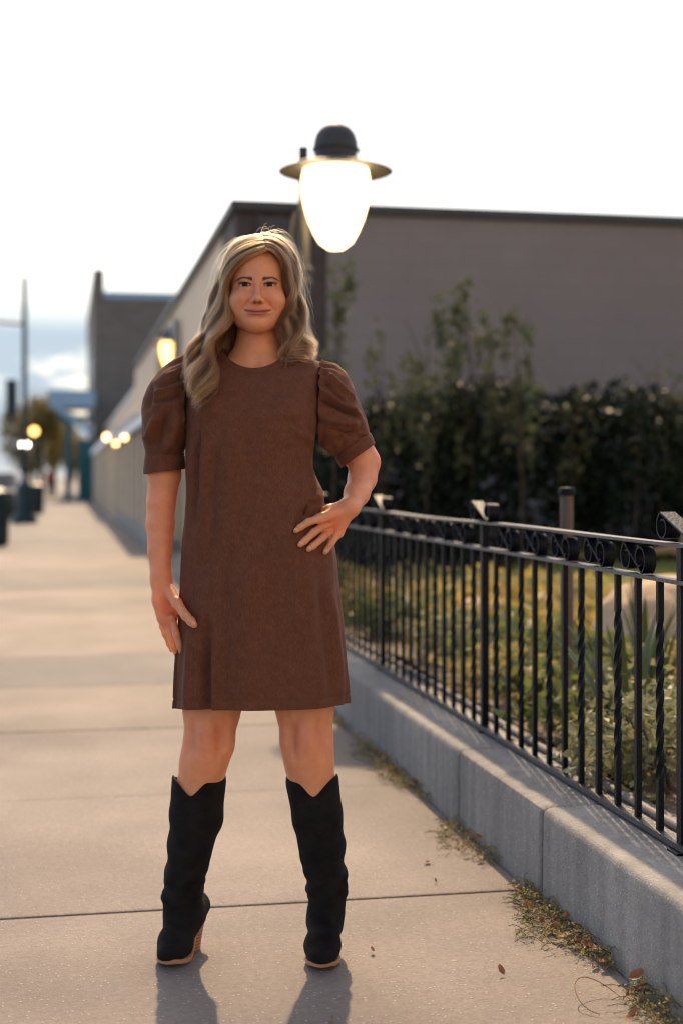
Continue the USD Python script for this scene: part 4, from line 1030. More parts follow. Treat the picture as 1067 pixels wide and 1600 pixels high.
# ---- body: one continuous skin
def chain(p, J, flat=None, k=.0):
    d = None
    for (a, ra), (b, rb) in zip(J[:-1], J[1:]):
        q = sd_cap(p, a, b, ra, rb, flat)
        d = q if d is None else (smin(d, q, k) if k else np.minimum(d, q))
    return d
HX, TURN = .004, .055                                # the face turns a little towards the camera
def head(p):
    return head0(np.stack([p[..., 0] - HX + TURN * p[..., 1], p[..., 1], p[..., 2]], -1))
def faced(P):
    P = np.array(P, float)
    P[..., 0] += HX - TURN * P[..., 1]
    return P
def head0(q):
    x, y, z = q[..., 0], q[..., 1], q[..., 2]
    d = sd_ell(q, (0, .005, 1.636), (.0715, .094, .088))
    d = smin(d, sd_ell(q, (0, -.030, 1.563), (.0600, .058, .067)), .030)
    d = smin(d, sd_ell(q, (0, -.052, 1.529), (.032, .038, .031)), .026)
    d = smin(d, sd_ell(q, (0, -.070, 1.5145), (.0165, .018, .0160)), .018)      # chin
    for s in (-1, 1):
        d = smin(d, sd_ell(q, (s * .041, -.055, 1.567), (.023, .026, .022)), .026)   # cheeks
        d = smin(d, sd_ell(q, (s * .042, -.012, 1.534), (.014, .03, .022)), .022)    # jaw corner
    # nose
    d = smin(d, sd_cap(q, (0, -.085, 1.604), (0, -.108, 1.571), .0062, .0085), .012)
    d = smin(d, sd_ell(q, (0, -.112, 1.567), (.0090, .0095, .0078)), .007)
    for s in (-1, 1):
        d = smin(d, sd_ell(q, (s * .0105, -.098, 1.5640), (.0064, .0105, .0062)), .006)
        d = smax(d, -sd_ell(q, (s * .0062, -.1065, 1.5585), (.0040, .006, .0030)), .002)
    # relief of the front, measured in x and z
    g = lambda cx, cz, sx, sz: np.exp(-((x - cx) / sx) ** 2 - ((z - cz) / sz) ** 2)
    f = 0
    for s in (-1, 1):
        f = f - .0085 * g(s * .029, 1.6040, .0180, .0100)               # eye socket
        f = f + .0030 * g(s * .033, 1.6215, .020, .0060)                # brow
        f = f + .0010 * g(s * .030, 1.5905, .016, .0035) - .0005 * g(s * .027, 1.5855, .014, .0025)   # lower lid fold
        f = f + .0062 * g(s * .038, 1.571, .015, .013)                  # smiling cheek
        f = f - .0040 * np.exp(-(((np.abs(x) - .0195 - (1.567 - z) * .78) / .0036) ** 2)) * np.clip((1.573 - z) / .01, 0, 1) * np.clip((z - 1.541) / .012, 0, 1) * (x * s > 0)  # fold from nose to mouth
        f = f - .0024 * g(s * .0325, 1.5435, .0045, .0045)              # mouth corner
        f = f - .0022 * g(s * .0400, 1.546, .0028, .012)                # dimple line
    f = f + .0030 * g(0, 1.543, .024, .012)
    zc = 1.5384 + 7.0 * np.maximum(np.abs(x) - .004, 0) ** 2      # smiling mouth line
    on = np.clip((.0335 - np.abs(x)) / .010, 0, 1)
    f = f + .0034 * np.exp(-((z - zc - .0036) / .0030) ** 2) * on + .0066 * np.exp(-((z - zc + .0054) / .0042) ** 2) * on
    f = f - .0030 * np.exp(-((z - zc) / .0012) ** 2) * np.clip((.0330 - np.abs(x)) / .004, 0, 1)
    f = f - .0035 * g(0, 1.5245, .017, .0045) + .0016 * g(0, 1.510, .014, .008)
    f = f - .0012 * g(0, 1.5535, .003, .006)
    d = d - f * np.clip((-.035 - y) / .03, 0, 1)
    # neck
    d = smin(d, sd_cap(q, (.002, .034, 1.39), (0, .034, 1.55), .0555, .0490), .012)
    # eye openings with lids
    for s in (-1, 1):
        e = np.array((s * .0290, -.0775, 1.6032))
        lid = np.maximum(np.linalg.norm(q - e, axis=-1) - .0144, y - (-.067))
        d = smin(d, lid, .010)
        u = (x - s * .0292) / .0138
        w = z - 1.6020 - .0006 * s * u
        al = np.maximum(w - .0047 * np.clip(1 - np.abs(u + .12 * s) ** 2.1, -1, 1), -w - .0033 * np.clip(1 - np.abs(u) ** 2.2, -1, 1))
        d = smax(d, -np.maximum(al, y + .082), .0012)
    # ears, mostly under the hair
    for s in (-1, 1):
        d = smin(d, sd_ell(q, (s * .073, .004, 1.588), (.009, .018, .030)), .006)
    return d
def torso(p):
    d = sd_ell(p, (0, .012, 1.26), (.130, .088, .19))
    d = smin(d, sd_cap(p, W(304, 598, .02), W(488, 606, .02), .034, .034), .04)
    d = smin(d, sd_ell(p, (0, .022, 1.365), (.105, .066, .080)), .04)
    d = smin(d, sd_cap(p, (-.09, .025, 1.398), (.0, .028, 1.455), .018, .038), .02)
    d = smin(d, sd_cap(p, (.09, .025, 1.390), (.004, .028, 1.455), .018, .038), .02)
    d = smin(d, sd_ell(p, (0, .01, .98), (.140, .105, .16)), .05)
    d = smin(d, sd_cap(p, (.002, .030, 1.36), (.004, .024, 1.50), .058, .051), .03)
    # collar bones
    for s in (-1, 1):
        d = smin(d, sd_cap(p, (s * .015, -.030, 1.414), (s * .09, -.012, 1.425), .006, .007), .012)
    d = smax(d, -sd_ell(p, (.003, -.046, 1.424), (.008, .010, .012)), .010)
    return d
def leg(J, knee):
    def f(p):
        d = chain(p, J, None, .02)
        d = smin(d, sd_ell(p, knee[0], (.027, .022, .030)), .022)
        for k in (-1, 1):
            d = smax(d, -sd_ell(p, knee[0] + np.array([k * .036, -.010, -.006]), (.006, .012, .026)), .030)
        d = smin(d, sd_ell(p, knee[0] + np.array([0, .010, -.058]), (.015, .016, .022)), .02)
        for c in knee[1:]:
            d = smin(d, sd_ell(p, c, (.018, .016, .02)), .02)
        return d
    return f
legL = leg([(W(352, 1000, .0), .082), (W(331, 1108, -.01), .0655), (W(326.5, 1162, -.02), .0575), (W(318, 1192, -.012), .0535), (W(312, 1235, .0), .0535), (W(300, 1310, .0), .040), (W(288, 1410, .02), .034)], [W(322, 1150, -.058)])
legR = leg([(W(448, 1000, .0), .082), (W(476, 1104, -.01), .0665), (W(479, 1160, -.02), .0600), (W(483, 1190, -.012), .0555), (W(488.5, 1235, .0), .0535), (W(502, 1310, .0), .040), (W(510, 1410, .02), .034)], [W(480, 1148, -.060)])
dist = math.dist
# left-hand arm of the picture: hangs, palm against the thigh
wl = W(251.5, 914, -.030)
def hand_left(p):
    hy = lambda a, b, l: W(a, b, l)
    d = smin(sd_cap(p, W(251.5, 905, -.030), W(256, 935, -.034), .0255, .027, None), sd_cap(p, W(257, 938, -.036), W(262, 962, -.040), .0290, .0275, None), .012)
    # flatten the palm: it is thin across the direction that faces the camera and the thigh
    n = np.array([.50, -.86, .1]); n /= np.linalg.norm(n)
    c = W(258, 940, -.034)
    s = (p - c.astype(np.float32)) @ n.astype(np.float32)
    d = smax(d, np.abs(s) - .0145, .012)
    F = [([W(268.5, 964, -.050), W(275.5, 992, -.062), W(280.5, 1009, -.062), W(284.5, 1020, -.056)], [.0095, .0086, .0078, .0070]),
         ([W(261.5, 966, -.040), W(267, 996, -.046), W(272, 1012, -.044), W(276.5, 1023, -.038)], [.0095, .0086, .0078, .0068]),
         ([W(255, 963, -.028), W(259.5, 990, -.030), W(264.5, 1006, -.026), W(268.5, 1016, -.020)], [.009, .008, .007, .006]),
         ([W(250, 958, -.018), W(253.5, 979, -.018), W(257.5, 992, -.014), W(261, 1000, -.010)], [.008, .007, .0062, .0054])]
    for P, R in F:
        d = smin(d, chain(p, list(zip(P, R)), None, .004), .0055)
    T = [(W(264, 922, -.045), .015), (W(276, 942, -.080), .0125), (W(290, 962, -.108), .0105), (W(298.5, 971, -.118), .0098), (W(303.5, 976.5, -.122), .0078)]
    d = smin(d, chain(p, T, None, .006), .010)
    for q in (W(268, 966, -.062), W(262, 967, -.053)):
        d = smin(d, sd_ell(p, q, (.007, .005, .006)), .008)
    return d
def arm_left(p):
    J = [(W(275, 600, .015), .045), (W(258, 690, .015), .041), (W(257, 742, .008), .0390), (W(252, 785, .004), .0340), (W(250.5, 818, .0), .0335), (W(250, 862, -.012), .0285), (W(251.5, 908, -.028), .0232)]
    d = chain(p, J, None, .008)
    return smin(d, hand_left(p), .012)
def hand_right(p):
    # the back of the hand faces the camera, fingers spread over the hip
    Fp = [([(500, 810), (482, 815.5), (469, 824), (462, 829.5)], [.0100, .0090, .0080, .0064]), ([(508, 820), (490.5, 831.5), (476, 845), (469, 851)], [.0100, .0090, .0082, .0066]),
          ([(518.5, 827.5), (503.5, 840.5), (489, 853), (482, 858.5)], [.0096, .0088, .0080, .0064]), ([(529.5, 832), (517.5, 849), (510.5, 859), (507.5, 863.5)], [.0088, .0078, .0070, .0058])]
    yw, yk = -.062, None
    d = None
    wr = W(546, 794, -.070)
    for P, R in Fp:
        ys = [on_dress(min(max(x, 300), 512), y, r + (.016 if i == 0 else .010 if i == 1 else .002)) for i, ((x, y), r) in enumerate(zip(P, R))]
        J = [(W(x, y, yy), r) for (x, y), yy, r in zip(P, ys, R)]
        q = chain(p, J, None, .004)
        d = q if d is None else smin(d, q, .0045)
        k = J[0][0]
        m = wr * .45 + k * .55
        d = smin(d, sd_cap(p, wr, k, .0165, .0112), .011)
        d = smin(d, sd_ell(p, k + np.array([0, -.004, 0]), (.0085, .0075, .0085)), .006)
    # ball of the thumb, the thumb itself goes round the waist behind
    J = [(W(537, 792, -.058), .016), (W(515, 797, -.062), .0135), (W(507, 799, -.045), .0115), (W(500, 800, -.01), .009)]
    d = smin(d, chain(p, J, None, .005), .012)
    return d
def arm_right(p):
    J = [(W(518, 600, .02), .045), (W(540, 660, .035), .042), (W(558, 706, .050), .0410), (W(569.5, 722, .050), .0370), (W(566, 747, .030), .0340), (W(557.5, 771, -.014), .0300), (W(548.5, 791, -.060), .0228)]
    d = chain(p, J, None, .010)
    return smin(d, hand_right(p), .014)
parts = []
t_ = relax(surface_nets(head, (-.092, -.132, 1.40), (.100, .112, 1.735), .0019), 3); parts.append(t_)
parts.append(relax(surface_nets(torso, (-.23, -.13, .80), (.23, .15, 1.53), .006), 3))
for f, lo, hi, h in ((legL, (-.24, -.115, .10), (.03, .10, .84), .004), (legR, (-.02, -.115, .10), (.24, .10, .84), .004)):
    parts.append(relax(surface_nets(f, lo, hi, h), 4))
parts.append(relax(surface_nets(arm_left, (-.30, -.150, .70), (-.125, .08, 1.43), .0022), 3))
parts.append(relax(surface_nets(arm_right, (.075, -.170, .93), (.315, .105, 1.43), .0022), 3))
def join(parts):
    import manifold3d as m3
    try:
        acc = None
        for t in parts:
            k = m3.Manifold(m3.Mesh(np.asarray(t.vertices, np.float32), np.asarray(t.faces, np.uint32)))
            if k.status() != m3.Error.NoError:
                raise ValueError(str(k.status()))
            acc = k if acc is None else acc + k
        mm = acc.to_mesh()
        r = trimesh.Trimesh(mm.vert_properties[:, :3], mm.tri_verts, process=False)
        print('body joined', len(r.faces))
        return r
    except Exception as e:
        print('body union failed', e)
        return cat(parts)
for t in parts:
    if t.volume < 0: t.invert()
body = join(parts)
v = np.asarray(body.vertices)
x, z = v[:, 0] - HX + TURN * v[:, 1], v[:, 2]
tint = np.tile(SKIN, (len(v), 1))
zc = 1.5384 + 7.0 * np.maximum(np.abs(x) - .004, 0) ** 2
taper = np.sqrt(np.clip(1 - (x / .0315) ** 2, 0, 1))
cup = 1 - .35 * np.exp(-(x / .004) ** 2)
lip = np.clip((.0062 * taper * cup - (z - zc)) / .0012, 0, 1) * np.clip((.0098 * taper + (z - zc)) / .0012, 0, 1) * (np.abs(x) < .032) * (v[:, 1] < -.07) * (z > 1.52) * (z < 1.56)
tint = tint * (1 - lip[:, None]) + LIP * lip[:, None]
tint *= 1 - (np.exp(-(np.clip((z - zc) / .0009, -9, 9)) ** 2) * (np.abs(x) < .0325) * (v[:, 1] < -.07))[:, None] * .45  # shade of the slit between the lips, painted into the skin colour
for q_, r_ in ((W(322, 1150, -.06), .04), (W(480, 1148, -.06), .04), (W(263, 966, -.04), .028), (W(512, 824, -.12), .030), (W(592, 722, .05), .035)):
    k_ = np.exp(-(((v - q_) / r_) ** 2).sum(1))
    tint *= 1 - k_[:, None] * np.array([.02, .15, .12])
for s in (-1, 1):
    bl = np.exp(-((x - s * .040) / .018) ** 2 - ((z - 1.567) / .015) ** 2) * (v[:, 1] < -.03)
    tint *= 1 - bl[:, None] * np.array([-.02, .10, .10])
    lid = np.exp(-((x - s * .0295) / .017) ** 2 - ((z - 1.6085) / .0050) ** 2) * (v[:, 1] < -.06)
    tint *= 1 - lid[:, None] * np.array([.22, .30, .30])
tint *= 1 - (np.exp(-((np.abs(x) - .0062) / .0036) ** 2 - ((z - 1.5590) / .0030) ** 2) * (v[:, 1] < -.08))[:, None] * .75
BODY = obj('body', body, M_skin, PW, smooth=True)
UsdGeom.PrimvarsAPI(BODY).CreatePrimvar('tint', Sdf.ValueTypeNames.Color3fArray, 'vertex').Set(Vt.Vec3fArray.FromNumpy(tint.astype(np.float32)))

# nails
M_nail = plain('nail', (0.72, 0.34, 0.22), 0.25, spec=0.6)
for (qx, qy, dx, dy, L) in ((463.5, 828, -.8, .6, 6), (470.5, 849, -.72, .7, 6), (483.5, 856.5, -.75, .66, 6), (508.5, 861.5, -.45, .9, 5)):
    yy = on_dress(min(qx, 512), qy, .0158)
    c = W(qx, qy, yy)
    n = trimesh.creation.icosphere(2); n.apply_scale((.0062, .0022, .0046)); n.apply_transform(trimesh.transformations.rotation_matrix(math.atan2(dy, -dx), (0, 1, 0)))
    n.apply_translation(c)
    obj('nail', n, M_nail, BODY, smooth=True)
n = trimesh.creation.icosphere(2); n.apply_scale((.0066, .0024, .0052)); n.apply_transform(trimesh.transformations.rotation_matrix(.9, (0, 1, 0))); n.apply_translation(W(302.5, 974.5, -.1300))
obj('nail', n, M_nail, BODY, smooth=True)

# eyes, lashes, brows, earring
M_eye = mat('eyeball', {'tc': ('texture_coordinate', {}), 'sx': ('separate_xyz', {}), 'x2': ('math', {'math_type': 'multiply'}), 'z2': ('math', {'math_type': 'multiply'}), 'ad': ('math', {'math_type': 'add'}), 'sq': ('math', {'math_type': 'sqrt'}),
    'dv': ('math', {'math_type': 'divide', 'value2': 0.0125}),
    'r': ('rgb_ramp', {'ramp': [(0.0, (0.004, 0.003, 0.003)), (0.20, (0.004, 0.003, 0.003)), (0.24, (0.036, 0.016, 0.008)), (0.48, (0.034, 0.015, 0.008)), (0.55, (0.012, 0.007, 0.005)), (0.61, (0.55, 0.45, 0.40)), (1.0, (0.58, 0.44, 0.38))]}),
    'p': ('principled_bsdf', {'roughness': 0.05, 'specular_ior_level': 0.22})},
    [('tc.object', 'sx.vector'), ('sx.x', 'x2.value1'), ('sx.x', 'x2.value2'), ('sx.z', 'z2.value1'), ('sx.z', 'z2.value2'), ('x2.value', 'ad.value1'), ('z2.value', 'ad.value2'), ('ad.value', 'sq.value1'), ('sq.value', 'dv.value1'), ('dv.value', 'r.fac'), ('r.color', 'p.base_color')])
M_lash = plain('lashes', (0.012, 0.008, 0.007), 0.6)
M_brow = plain('brow_hair', (0.13, 0.065, 0.036), 0.8, var=0.3, scale=300)
def skin_y(x, z):
    q = np.stack([np.full(400, x), np.linspace(-.14, -.03, 400), np.full(400, z)], -1)
    return float(q[np.argmax(head0(q) < 0), 1])
for s in (-1, 1):
    e = obj('eye', trimesh.creation.icosphere(3, .0128), M_eye, BODY, smooth=True)
    UsdGeom.Xformable(e).AddTranslateOp().Set(Gf.Vec3d(*map(float, faced((s * .0290, -.0785, 1.6028)))))
    # upper lash line and lashes
    u = np.linspace(-1, 1, 25)
    lx_ = s * .0292 + u * .0140
    lz_ = 1.6020 + .0048 * np.clip(1 - np.abs(u + .12 * s) ** 2.1, 0, 1) + .0004 + (.0012 * np.clip(u * s, 0, 1))
    ly_ = np.array([min(skin_y(a, b + .0022), skin_y(a, b + .001)) for a, b in zip(lx_, lz_)]) - .0006
    bits = [tube(faced(np.c_[lx_, ly_, lz_]), .0013 * (1 - .6 * u ** 2), 6)]
    for k in range(2, 25):
        for j in (0, .5):
            a = np.array([lx_[k] if j == 0 else (lx_[k] + lx_[k - 1]) / 2, ly_[k], lz_[k]])
            out = (u[k] * s) * .5 + .5
            q = np.linspace(0, 1, 5)[:, None]
            b = a + np.array([u[k] * .0030 + s * .0022 * out, -.006, .0006 + .0034 * out ** 2])
            bits.append(tube(faced(a * (1 - q) + b * q + [0, 0, -.0010] * np.sin(q * math.pi)), np.linspace(.0004, .00012, 5), 4))
    obj('lashes', cat(bits), M_lash, BODY, smooth=50)
    lz2 = 1.6020 - .0036 * np.clip(1 - np.abs(u) ** 2.2, 0, 1) - .0003
    ly2 = np.array([skin_y(a, b - .001) for a, b in zip(lx_, lz2)]) - .0003
    obj('lower_lash_line', tube(faced(np.c_[lx_, ly2, lz2]), .00040, 5), M_lash, BODY, smooth=50)
    # brow: many short hairs along an arch
    g = np.random.default_rng(70 + s)
    bits = []
    for k in range(260):
        q = g.random()
        bx = s * (.0115 + q * .0370) ; bz = 1.6135 + .0058 * math.sin(min(1, q * 1.1) * math.pi * .60) - .0046 * max(0, q - .6) ** 1.3 * 2.6 + (g.random() - .5) * .0052 * (1 - .8 * q)
        dx = s * (.35 + .65 * q); dz = .75 * (1 - q) - .25 * q
        L = .0062
        p0 = np.array([bx, 0, bz]); p1 = p0 + np.array([dx, 0, dz]) * L / math.hypot(dx, dz)
        P = [p0 * (1 - w) + p1 * w for w in (0, .5, 1)]
        for w in P: w[1] = skin_y(w[0], w[2]) - .0006
        bits.append(tube(faced(P), [.00030, .00036, .00014], 4))
    obj('brow', cat(bits), M_brow, BODY, smooth=50)
obj('earring', cat([moved(trimesh.creation.icosphere(2, .0035), W(443.5, 489, -.02)), tube(np.array([W(443.5, 478, -.02), W(443.5, 488, -.02)]), .0008, 6)]), M_silver, BODY, smooth=True)

# ---- boots
def boot(J, foot, name_seed, vtop):
    """J: shaft joints (px, py, y, half width in px); foot: joints of the foot; vtop: top edge heights by angle."""
    SJ = [(W(a, b, y), r * (D0 + y) / FPX) for a, b, y, r in J]
    def sd(p):
        d = chain(p, SJ, None, .012)
        fd = None
        for (a, ra), (b, rb) in zip(foot[:-1], foot[1:]):
            q = sd_cap(p, a, b, ra, rb)
            fd = q if fd is None else smin(fd, q, .018)
        d = smin(d, fd, .022)
        n = (meshkit.fbm(p * np.array([16, 16, 22], np.float32), 2, name_seed) - .5) * np.clip((SJ[0][0][2] - .06 - p[..., 2]) / .06, 0, 1)
        fold = 0
        for zf, amp, w in ((.140, .0030, .008), (.158, .0050, .009), (.180, -.0060, .009), (.206, .0042, .012)):
            fold = fold + amp * (.5 + .9 * np.sin(14 * p[..., 0] / .1 + 30 * p[..., 1] + zf * 60)) * np.exp(-((p[..., 2] - zf - .10 * (p[..., 0] - SJ[-1][0][0]) - .15 * p[..., 1]) / w) ** 2)
        d = d - n * .010 - fold
        # flat sole side
        return d
    return sd, SJ
def build_boot(J, toe, ball, arch, heel, seed, dip, hw):
    T, Bl, A, H = (np.array(q, float) for q in (toe, ball, arch, heel))
    dv0 = (H - T) / np.linalg.norm(H - T)
    foot = [(T + dv0 * .008 + [0, 0, .030], .0265), (Bl + [0, 0, .042], .0375), (A + [0, 0, .078], .038), (H + [0, 0, .100], .031)]
    dirv = (Bl - H); dirv[2] = 0; dirv /= np.linalg.norm(dirv)
    side = np.array([-dirv[1], dirv[0], 0])
    sd00, SJ = boot(J, foot, seed, dip)
    def sd0(p):
        d = sd00(p)
        for k in (-1, 1):
            d = smin(d, sd_cap(p, T + dv0 * .022 + side * k * .012 + [0, 0, .026], Bl + side * k * .010 + [0, 0, .034], .0205, .0290), .014)
        return d
    top = W(J[0][0], J[0][1], J[0][2])
    def floor_z(p):
        """Height of the sole's upper side: flat under the toes, rising to the heel seat."""
        t = ((p[..., 0] - T[0]) * dirv[0] + (p[..., 1] - T[1]) * dirv[1])       # 0 at the toe, negative towards the heel
        L = np.dot(H - T, dirv)
        q = np.clip((t / L - .30) / .50, 0, 1)
        toe_up = np.clip(1 + t / .035, 0, 1) ** 2 * .006
        return .012 + .058 * q * q * (3 - 2 * q) + toe_up
    ztop = lambda x, y: top[2] + .0200 * np.clip(np.abs(x - top[0] - dip[0]) / .052, 0, 1.3) ** 1.0 - dip[1] * np.exp(-((x - top[0] - dip[0]) / .028) ** 2) * (y < 0) - .01 * (y > 0)
    def sd(p):
        d = sd0(p)
        d = smax(d, floor_z(p) - p[..., 2], .004)
        d = np.maximum(d, (p[..., 2] - ztop(p[..., 0], p[..., 1])) * .8)
        inner = chain(p, [(SJ[0][0] + (SJ[0][0] - SJ[1][0]) * .4, SJ[0][1] - .006), (SJ[1][0], SJ[1][1] - .008), (SJ[2][0], SJ[2][1] - .012)], None, .01)
        return smax(d, -np.maximum(inner, (SJ[1][0][2] + .012) - p[..., 2]), .002)
    pts = np.array([s[0] for s in SJ] + [f[0] for f in foot])
    lo, hi = pts.min(0) - .075, pts.max(0) + .075
    lo[2], hi[2] = 0.002, top[2] + .03
    m = relax(surface_nets(sd, lo, hi, .0028), 3)
    if m.volume < 0: m.invert()
    b = obj('boot', m, M_boot, PW, smooth=True)
    # lining seen inside the top
    a = np.arange(48) / 48 * 2 * np.pi
    R = []
    for k in (0, 1):
        r = (SJ[0][1] if k else SJ[0][1] * .45 + SJ[1][1] * .55) - (.0062 if k else .0075)
        P = (top if k else top * .45 + SJ[1][0] * .55) + np.c_[np.cos(a) * r, np.sin(a) * r, a * 0]
        P[:, 2] = ztop(P[:, 0], P[:, 1]) - .0012 if k else top[2] * .45 + SJ[1][0][2] * .55
        R.append(P)
    R = np.array(R); n = -sheet_normals(np.concatenate([R, R[-1:]]))[:2]
    n = R * 0; n[..., 0], n[..., 1] = -np.cos(a), -np.sin(a)
    obj('lining', sheet_mesh(R, n, .0015), M_lining, b, smooth=50)
    # sole: outline of the foot swept to the floor
    sl = np.linspace(0, 1, 40)
    L = np.dot(H - T, dirv)
    wid = np.interp(sl, [0, .03, .10, .28, .45, .62, .80, .95, 1.0], [.0, .019, .0300, .0405, .0345, .028, .0305, .027, .010])
    wid[0] = .004
    mid = T[None] + (H - T)[None] * sl[:, None] + dirv * .012 * (1 - sl[:, None]) ** 2
    mid += side * (.012 * np.sin(sl * np.pi))[:, None] * (0)
    rings = []
    for c, w in zip(mid, wid):
        zf = float(floor_z(c[None])[0]) + .0035
        th = .0105
        q = []
        for sx, zz in ((-1, zf - th), (1, zf - th), (1.04, zf - th * .5), (1, zf), (-1, zf), (-1.04, zf - th * .5)):
            q.append([c[0] + side[0] * w * sx * 1.03, c[1] + side[1] * w * sx * 1.03, max(zz, .0008 + (.0 if sx else 0))])
        rings.append(q)
    sm = loft(rings)
    if sm.volume < 0: sm.invert()
    obj('sole', sm, M_sole, b, smooth=35)
    # stacked heel
    c0 = T + (H - T) * .80
    hh = []
    for z_, k in ((.0005, .80), (.02, .83), (.045, .93), (.0655, 1.04)):
        aa = np.arange(28) / 28 * 2 * np.pi
        ring = c0[None] + dirv * (np.cos(aa) * .031 * k)[:, None] - dirv * .010 * (z_ / .066) + side * (np.sin(aa) * .0275 * k)[:, None]
        ring[:, 2] = z_
        if z_ > .06:
            ring[:, 2] = [float(floor_z(q[None])[0]) - .004 for q in ring]
        hh.append(ring)
    hm = loft(hh)
    if hm.volume < 0: hm.invert()
    obj('heel', hm, M_heel, b, smooth=35)
build_boot([(311, 1222, .0, 42.5), (306.5, 1275, .0, 41), (297, 1326, .004, 34.5), (290.5, 1366, .010, 31.5), (287.5, 1394, .016, 29.5), (285, 1414, .022, 28), (287, 1438, .030, 29)],
           (-.203, -.086, 0), (-.190, -.035, 0), (-.176, .015, 0), (-.150, .078, 0), 3, (-.014, .022), 1)
build_boot([(488, 1222, .0, 41.5), (496, 1275, .0, 38.5), (504, 1326, .004, 35), (509, 1366, .010, 32), (511, 1394, .016, 29), (510.5, 1416, .022, 27), (509, 1442, .030, 26.5)],
           (.1585, -.108, 0), (.160, -.055, 0), (.164, .005, 0), (.170, .085, 0), 9, (.004, .024), -1)
# ---- hair
def hairmat(name, root, tip, rough=0.34):
    return mat(name, {'h': ('hair_info', {}), 'r': ('rgb_ramp', {'ramp': [(0.0, root), (0.08, root), (0.34, tip), (1.0, tip)]}),
        'p': ('principled_hair_bsdf', {'model': 'Chiang', 'parametrization': 'Direct coloring', 'roughness': rough, 'radial_roughness': 0.42, 'coat': 0.0})},
        [('h.intercept', 'r.fac'), ('r.color', 'p.color')], 'p.BSDF')
HM = [hairmat('hair_light', (0.50, 0.24, 0.085), (0.97, 0.69, 0.34)), hairmat('hair_mid', (0.17, 0.068, 0.024), (0.52, 0.235, 0.075)), hairmat('hair_dark', (0.030, 0.013, 0.006), (0.085, 0.034, 0.013))]
M_under = mat('hair_under', {'tc': ('texture_coordinate', {}), 'mp': ('mapping', {'scale': (260.0, 260.0, 14.0)}), 'n': ('noise_texture', {'scale': 1.0, 'detail': 2.0}),
    'r': ('rgb_ramp', {'ramp': [(0.3, (0.035, 0.018, 0.010)), (0.7, (0.16, 0.085, 0.045))]}), 'b': ('bump', {'strength': 0.6, 'distance': 0.002}), 'p': ('principled_bsdf', {'roughness': 0.5, 'specular_ior_level': 0.3})},
    [('tc.object', 'mp.vector'), ('mp.vector', 'n.vector'), ('n.fac', 'r.fac'), ('r.color', 'p.base_color'), ('n.fac', 'b.height'), ('b.normal', 'p.normal')])
def under(p):
    x, y, z = p[..., 0] - HX, p[..., 1], p[..., 2]
    q = np.stack([x, y, z], -1)
    d = sd_ell(q, (0, .010, 1.639), (.0755, .097, .091))
    line = -.088 + np.clip(1.695 - z, 0, 1) * .95 + .35 * np.clip(np.abs(x) - .03, 0, 1) * (z < 1.66)
    d = smax(d, (line - y) * .72, .006)
    d = smax(d, 1.55 - z, .02)
    d = smin(d, sd_ell(q, (-.004, .066, 1.545), (.074, .040, .115)), .02)
    d = smin(d, sd_cap(p, W(352, 505, .048), W(346, 565, .035), .030, .026), .02)
    d = smin(d, sd_cap(p, W(450, 505, .048), W(452, 548, .035), .030, .024), .02)
    L = [(W(352, 430, .02), .022), (W(345, 465, .02), .026), (W(336, 505, .008), .031), (W(327, 540, -.020), .028), (W(316, 575, -.066), .022), (W(312, 605, -.104), .010)]
    R = [(W(452, 425, .02), .021), (W(457, 465, .02), .024), (W(461, 505, .018), .028), (W(464, 535, .012), .024), (W(464, 550, .008), .014)]
    d = smin(d, chain(p, L, None, .01), .016)
    return smin(d, chain(p, R, None, .01), .016)
um = relax(surface_nets(under, (-.19, -.13, 1.33), (.135, .13, 1.745), .004), 4)
if um.volume < 0: um.invert()
HAIR = obj('hair', um, M_under, PW, smooth=True)

NP = 26
def poly(P):
    P = np.array(P, float)
    t = np.r_[0, np.cumsum(np.linalg.norm(np.diff(P[:, :2], axis=0), axis=1))]
    return CubicSpline(t / t[-1], P)(np.linspace(0, 1, NP))
# px, py, depth y : front edge and outer edge of each side
LF = poly([(414, 389, -.090), (397, 396, -.094), (379, 406, -.090), (366, 419, -.080), (358, 436, -.068), (354, 455, -.060), (355, 472, -.056), (357, 490, -.056), (353, 508, -.060), (342, 526, -.070), (333, 547, -.084), (329, 570, -.100), (328, 598, -.118), (319, 632, -.128)])
LM = poly([(412, 376, -.060), (390, 381, -.066), (369, 393, -.062), (355, 411, -.048), (347, 433, -.034), (343, 455, -.026), (341, 476, -.026), (336, 498, -.030), (327, 518, -.038), (318, 540, -.052), (311, 562, -.076), (308, 588, -.104), (303, 618, -.118)])
LO = poly([(409, 368, -.012), (390, 371, -.014), (372, 380, -.010), (359, 395, .0), (351, 415, .008), (346, 437, .012), (340, 458, .012), (331, 478, .006), (324, 497, .0), (318, 517, -.010), (309, 534, -.024), (305, 556, -.048), (301, 582, -.082), (300, 606, -.100)])
RF = poly([(416, 388, -.090), (428, 393, -.088), (438, 404, -.080), (445, 420, -.068), (449, 440, -.058), (450, 462, -.050), (448, 484, -.044), (443, 505, -.040), (437, 524, -.042), (435, 540, -.044), (441, 553, -.040), (453, 559, -.030), (466, 556, -.020)])
RM = poly([(414, 375, -.060), (432, 379, -.062), (446, 391, -.054), (456, 410, -.040), (460, 434, -.028), (460, 458, -.022), (460, 482, -.022), (461, 505, -.024), (462, 526, -.028), (464, 543, -.030), (468, 554, -.026), (477, 554, -.018)])
RO = poly([(410, 366, -.012), (430, 370, -.012), (444, 380, -.006), (455, 397, .004), (461, 418, .010), (464, 441, .012), (464, 463, .010), (468, 486, .006), (475, 509, .0), (482, 528, -.006), (483, 545, -.008), (474, 555, -.010)])
def sheet(F, M_, O, s):
    s = np.asarray(s)[..., None, None]
    a, b, c = (1 - s) * (1 - 2 * s), 4 * s * (1 - s), s * (2 * s - 1)
    return F * a + M_ * b + O * c
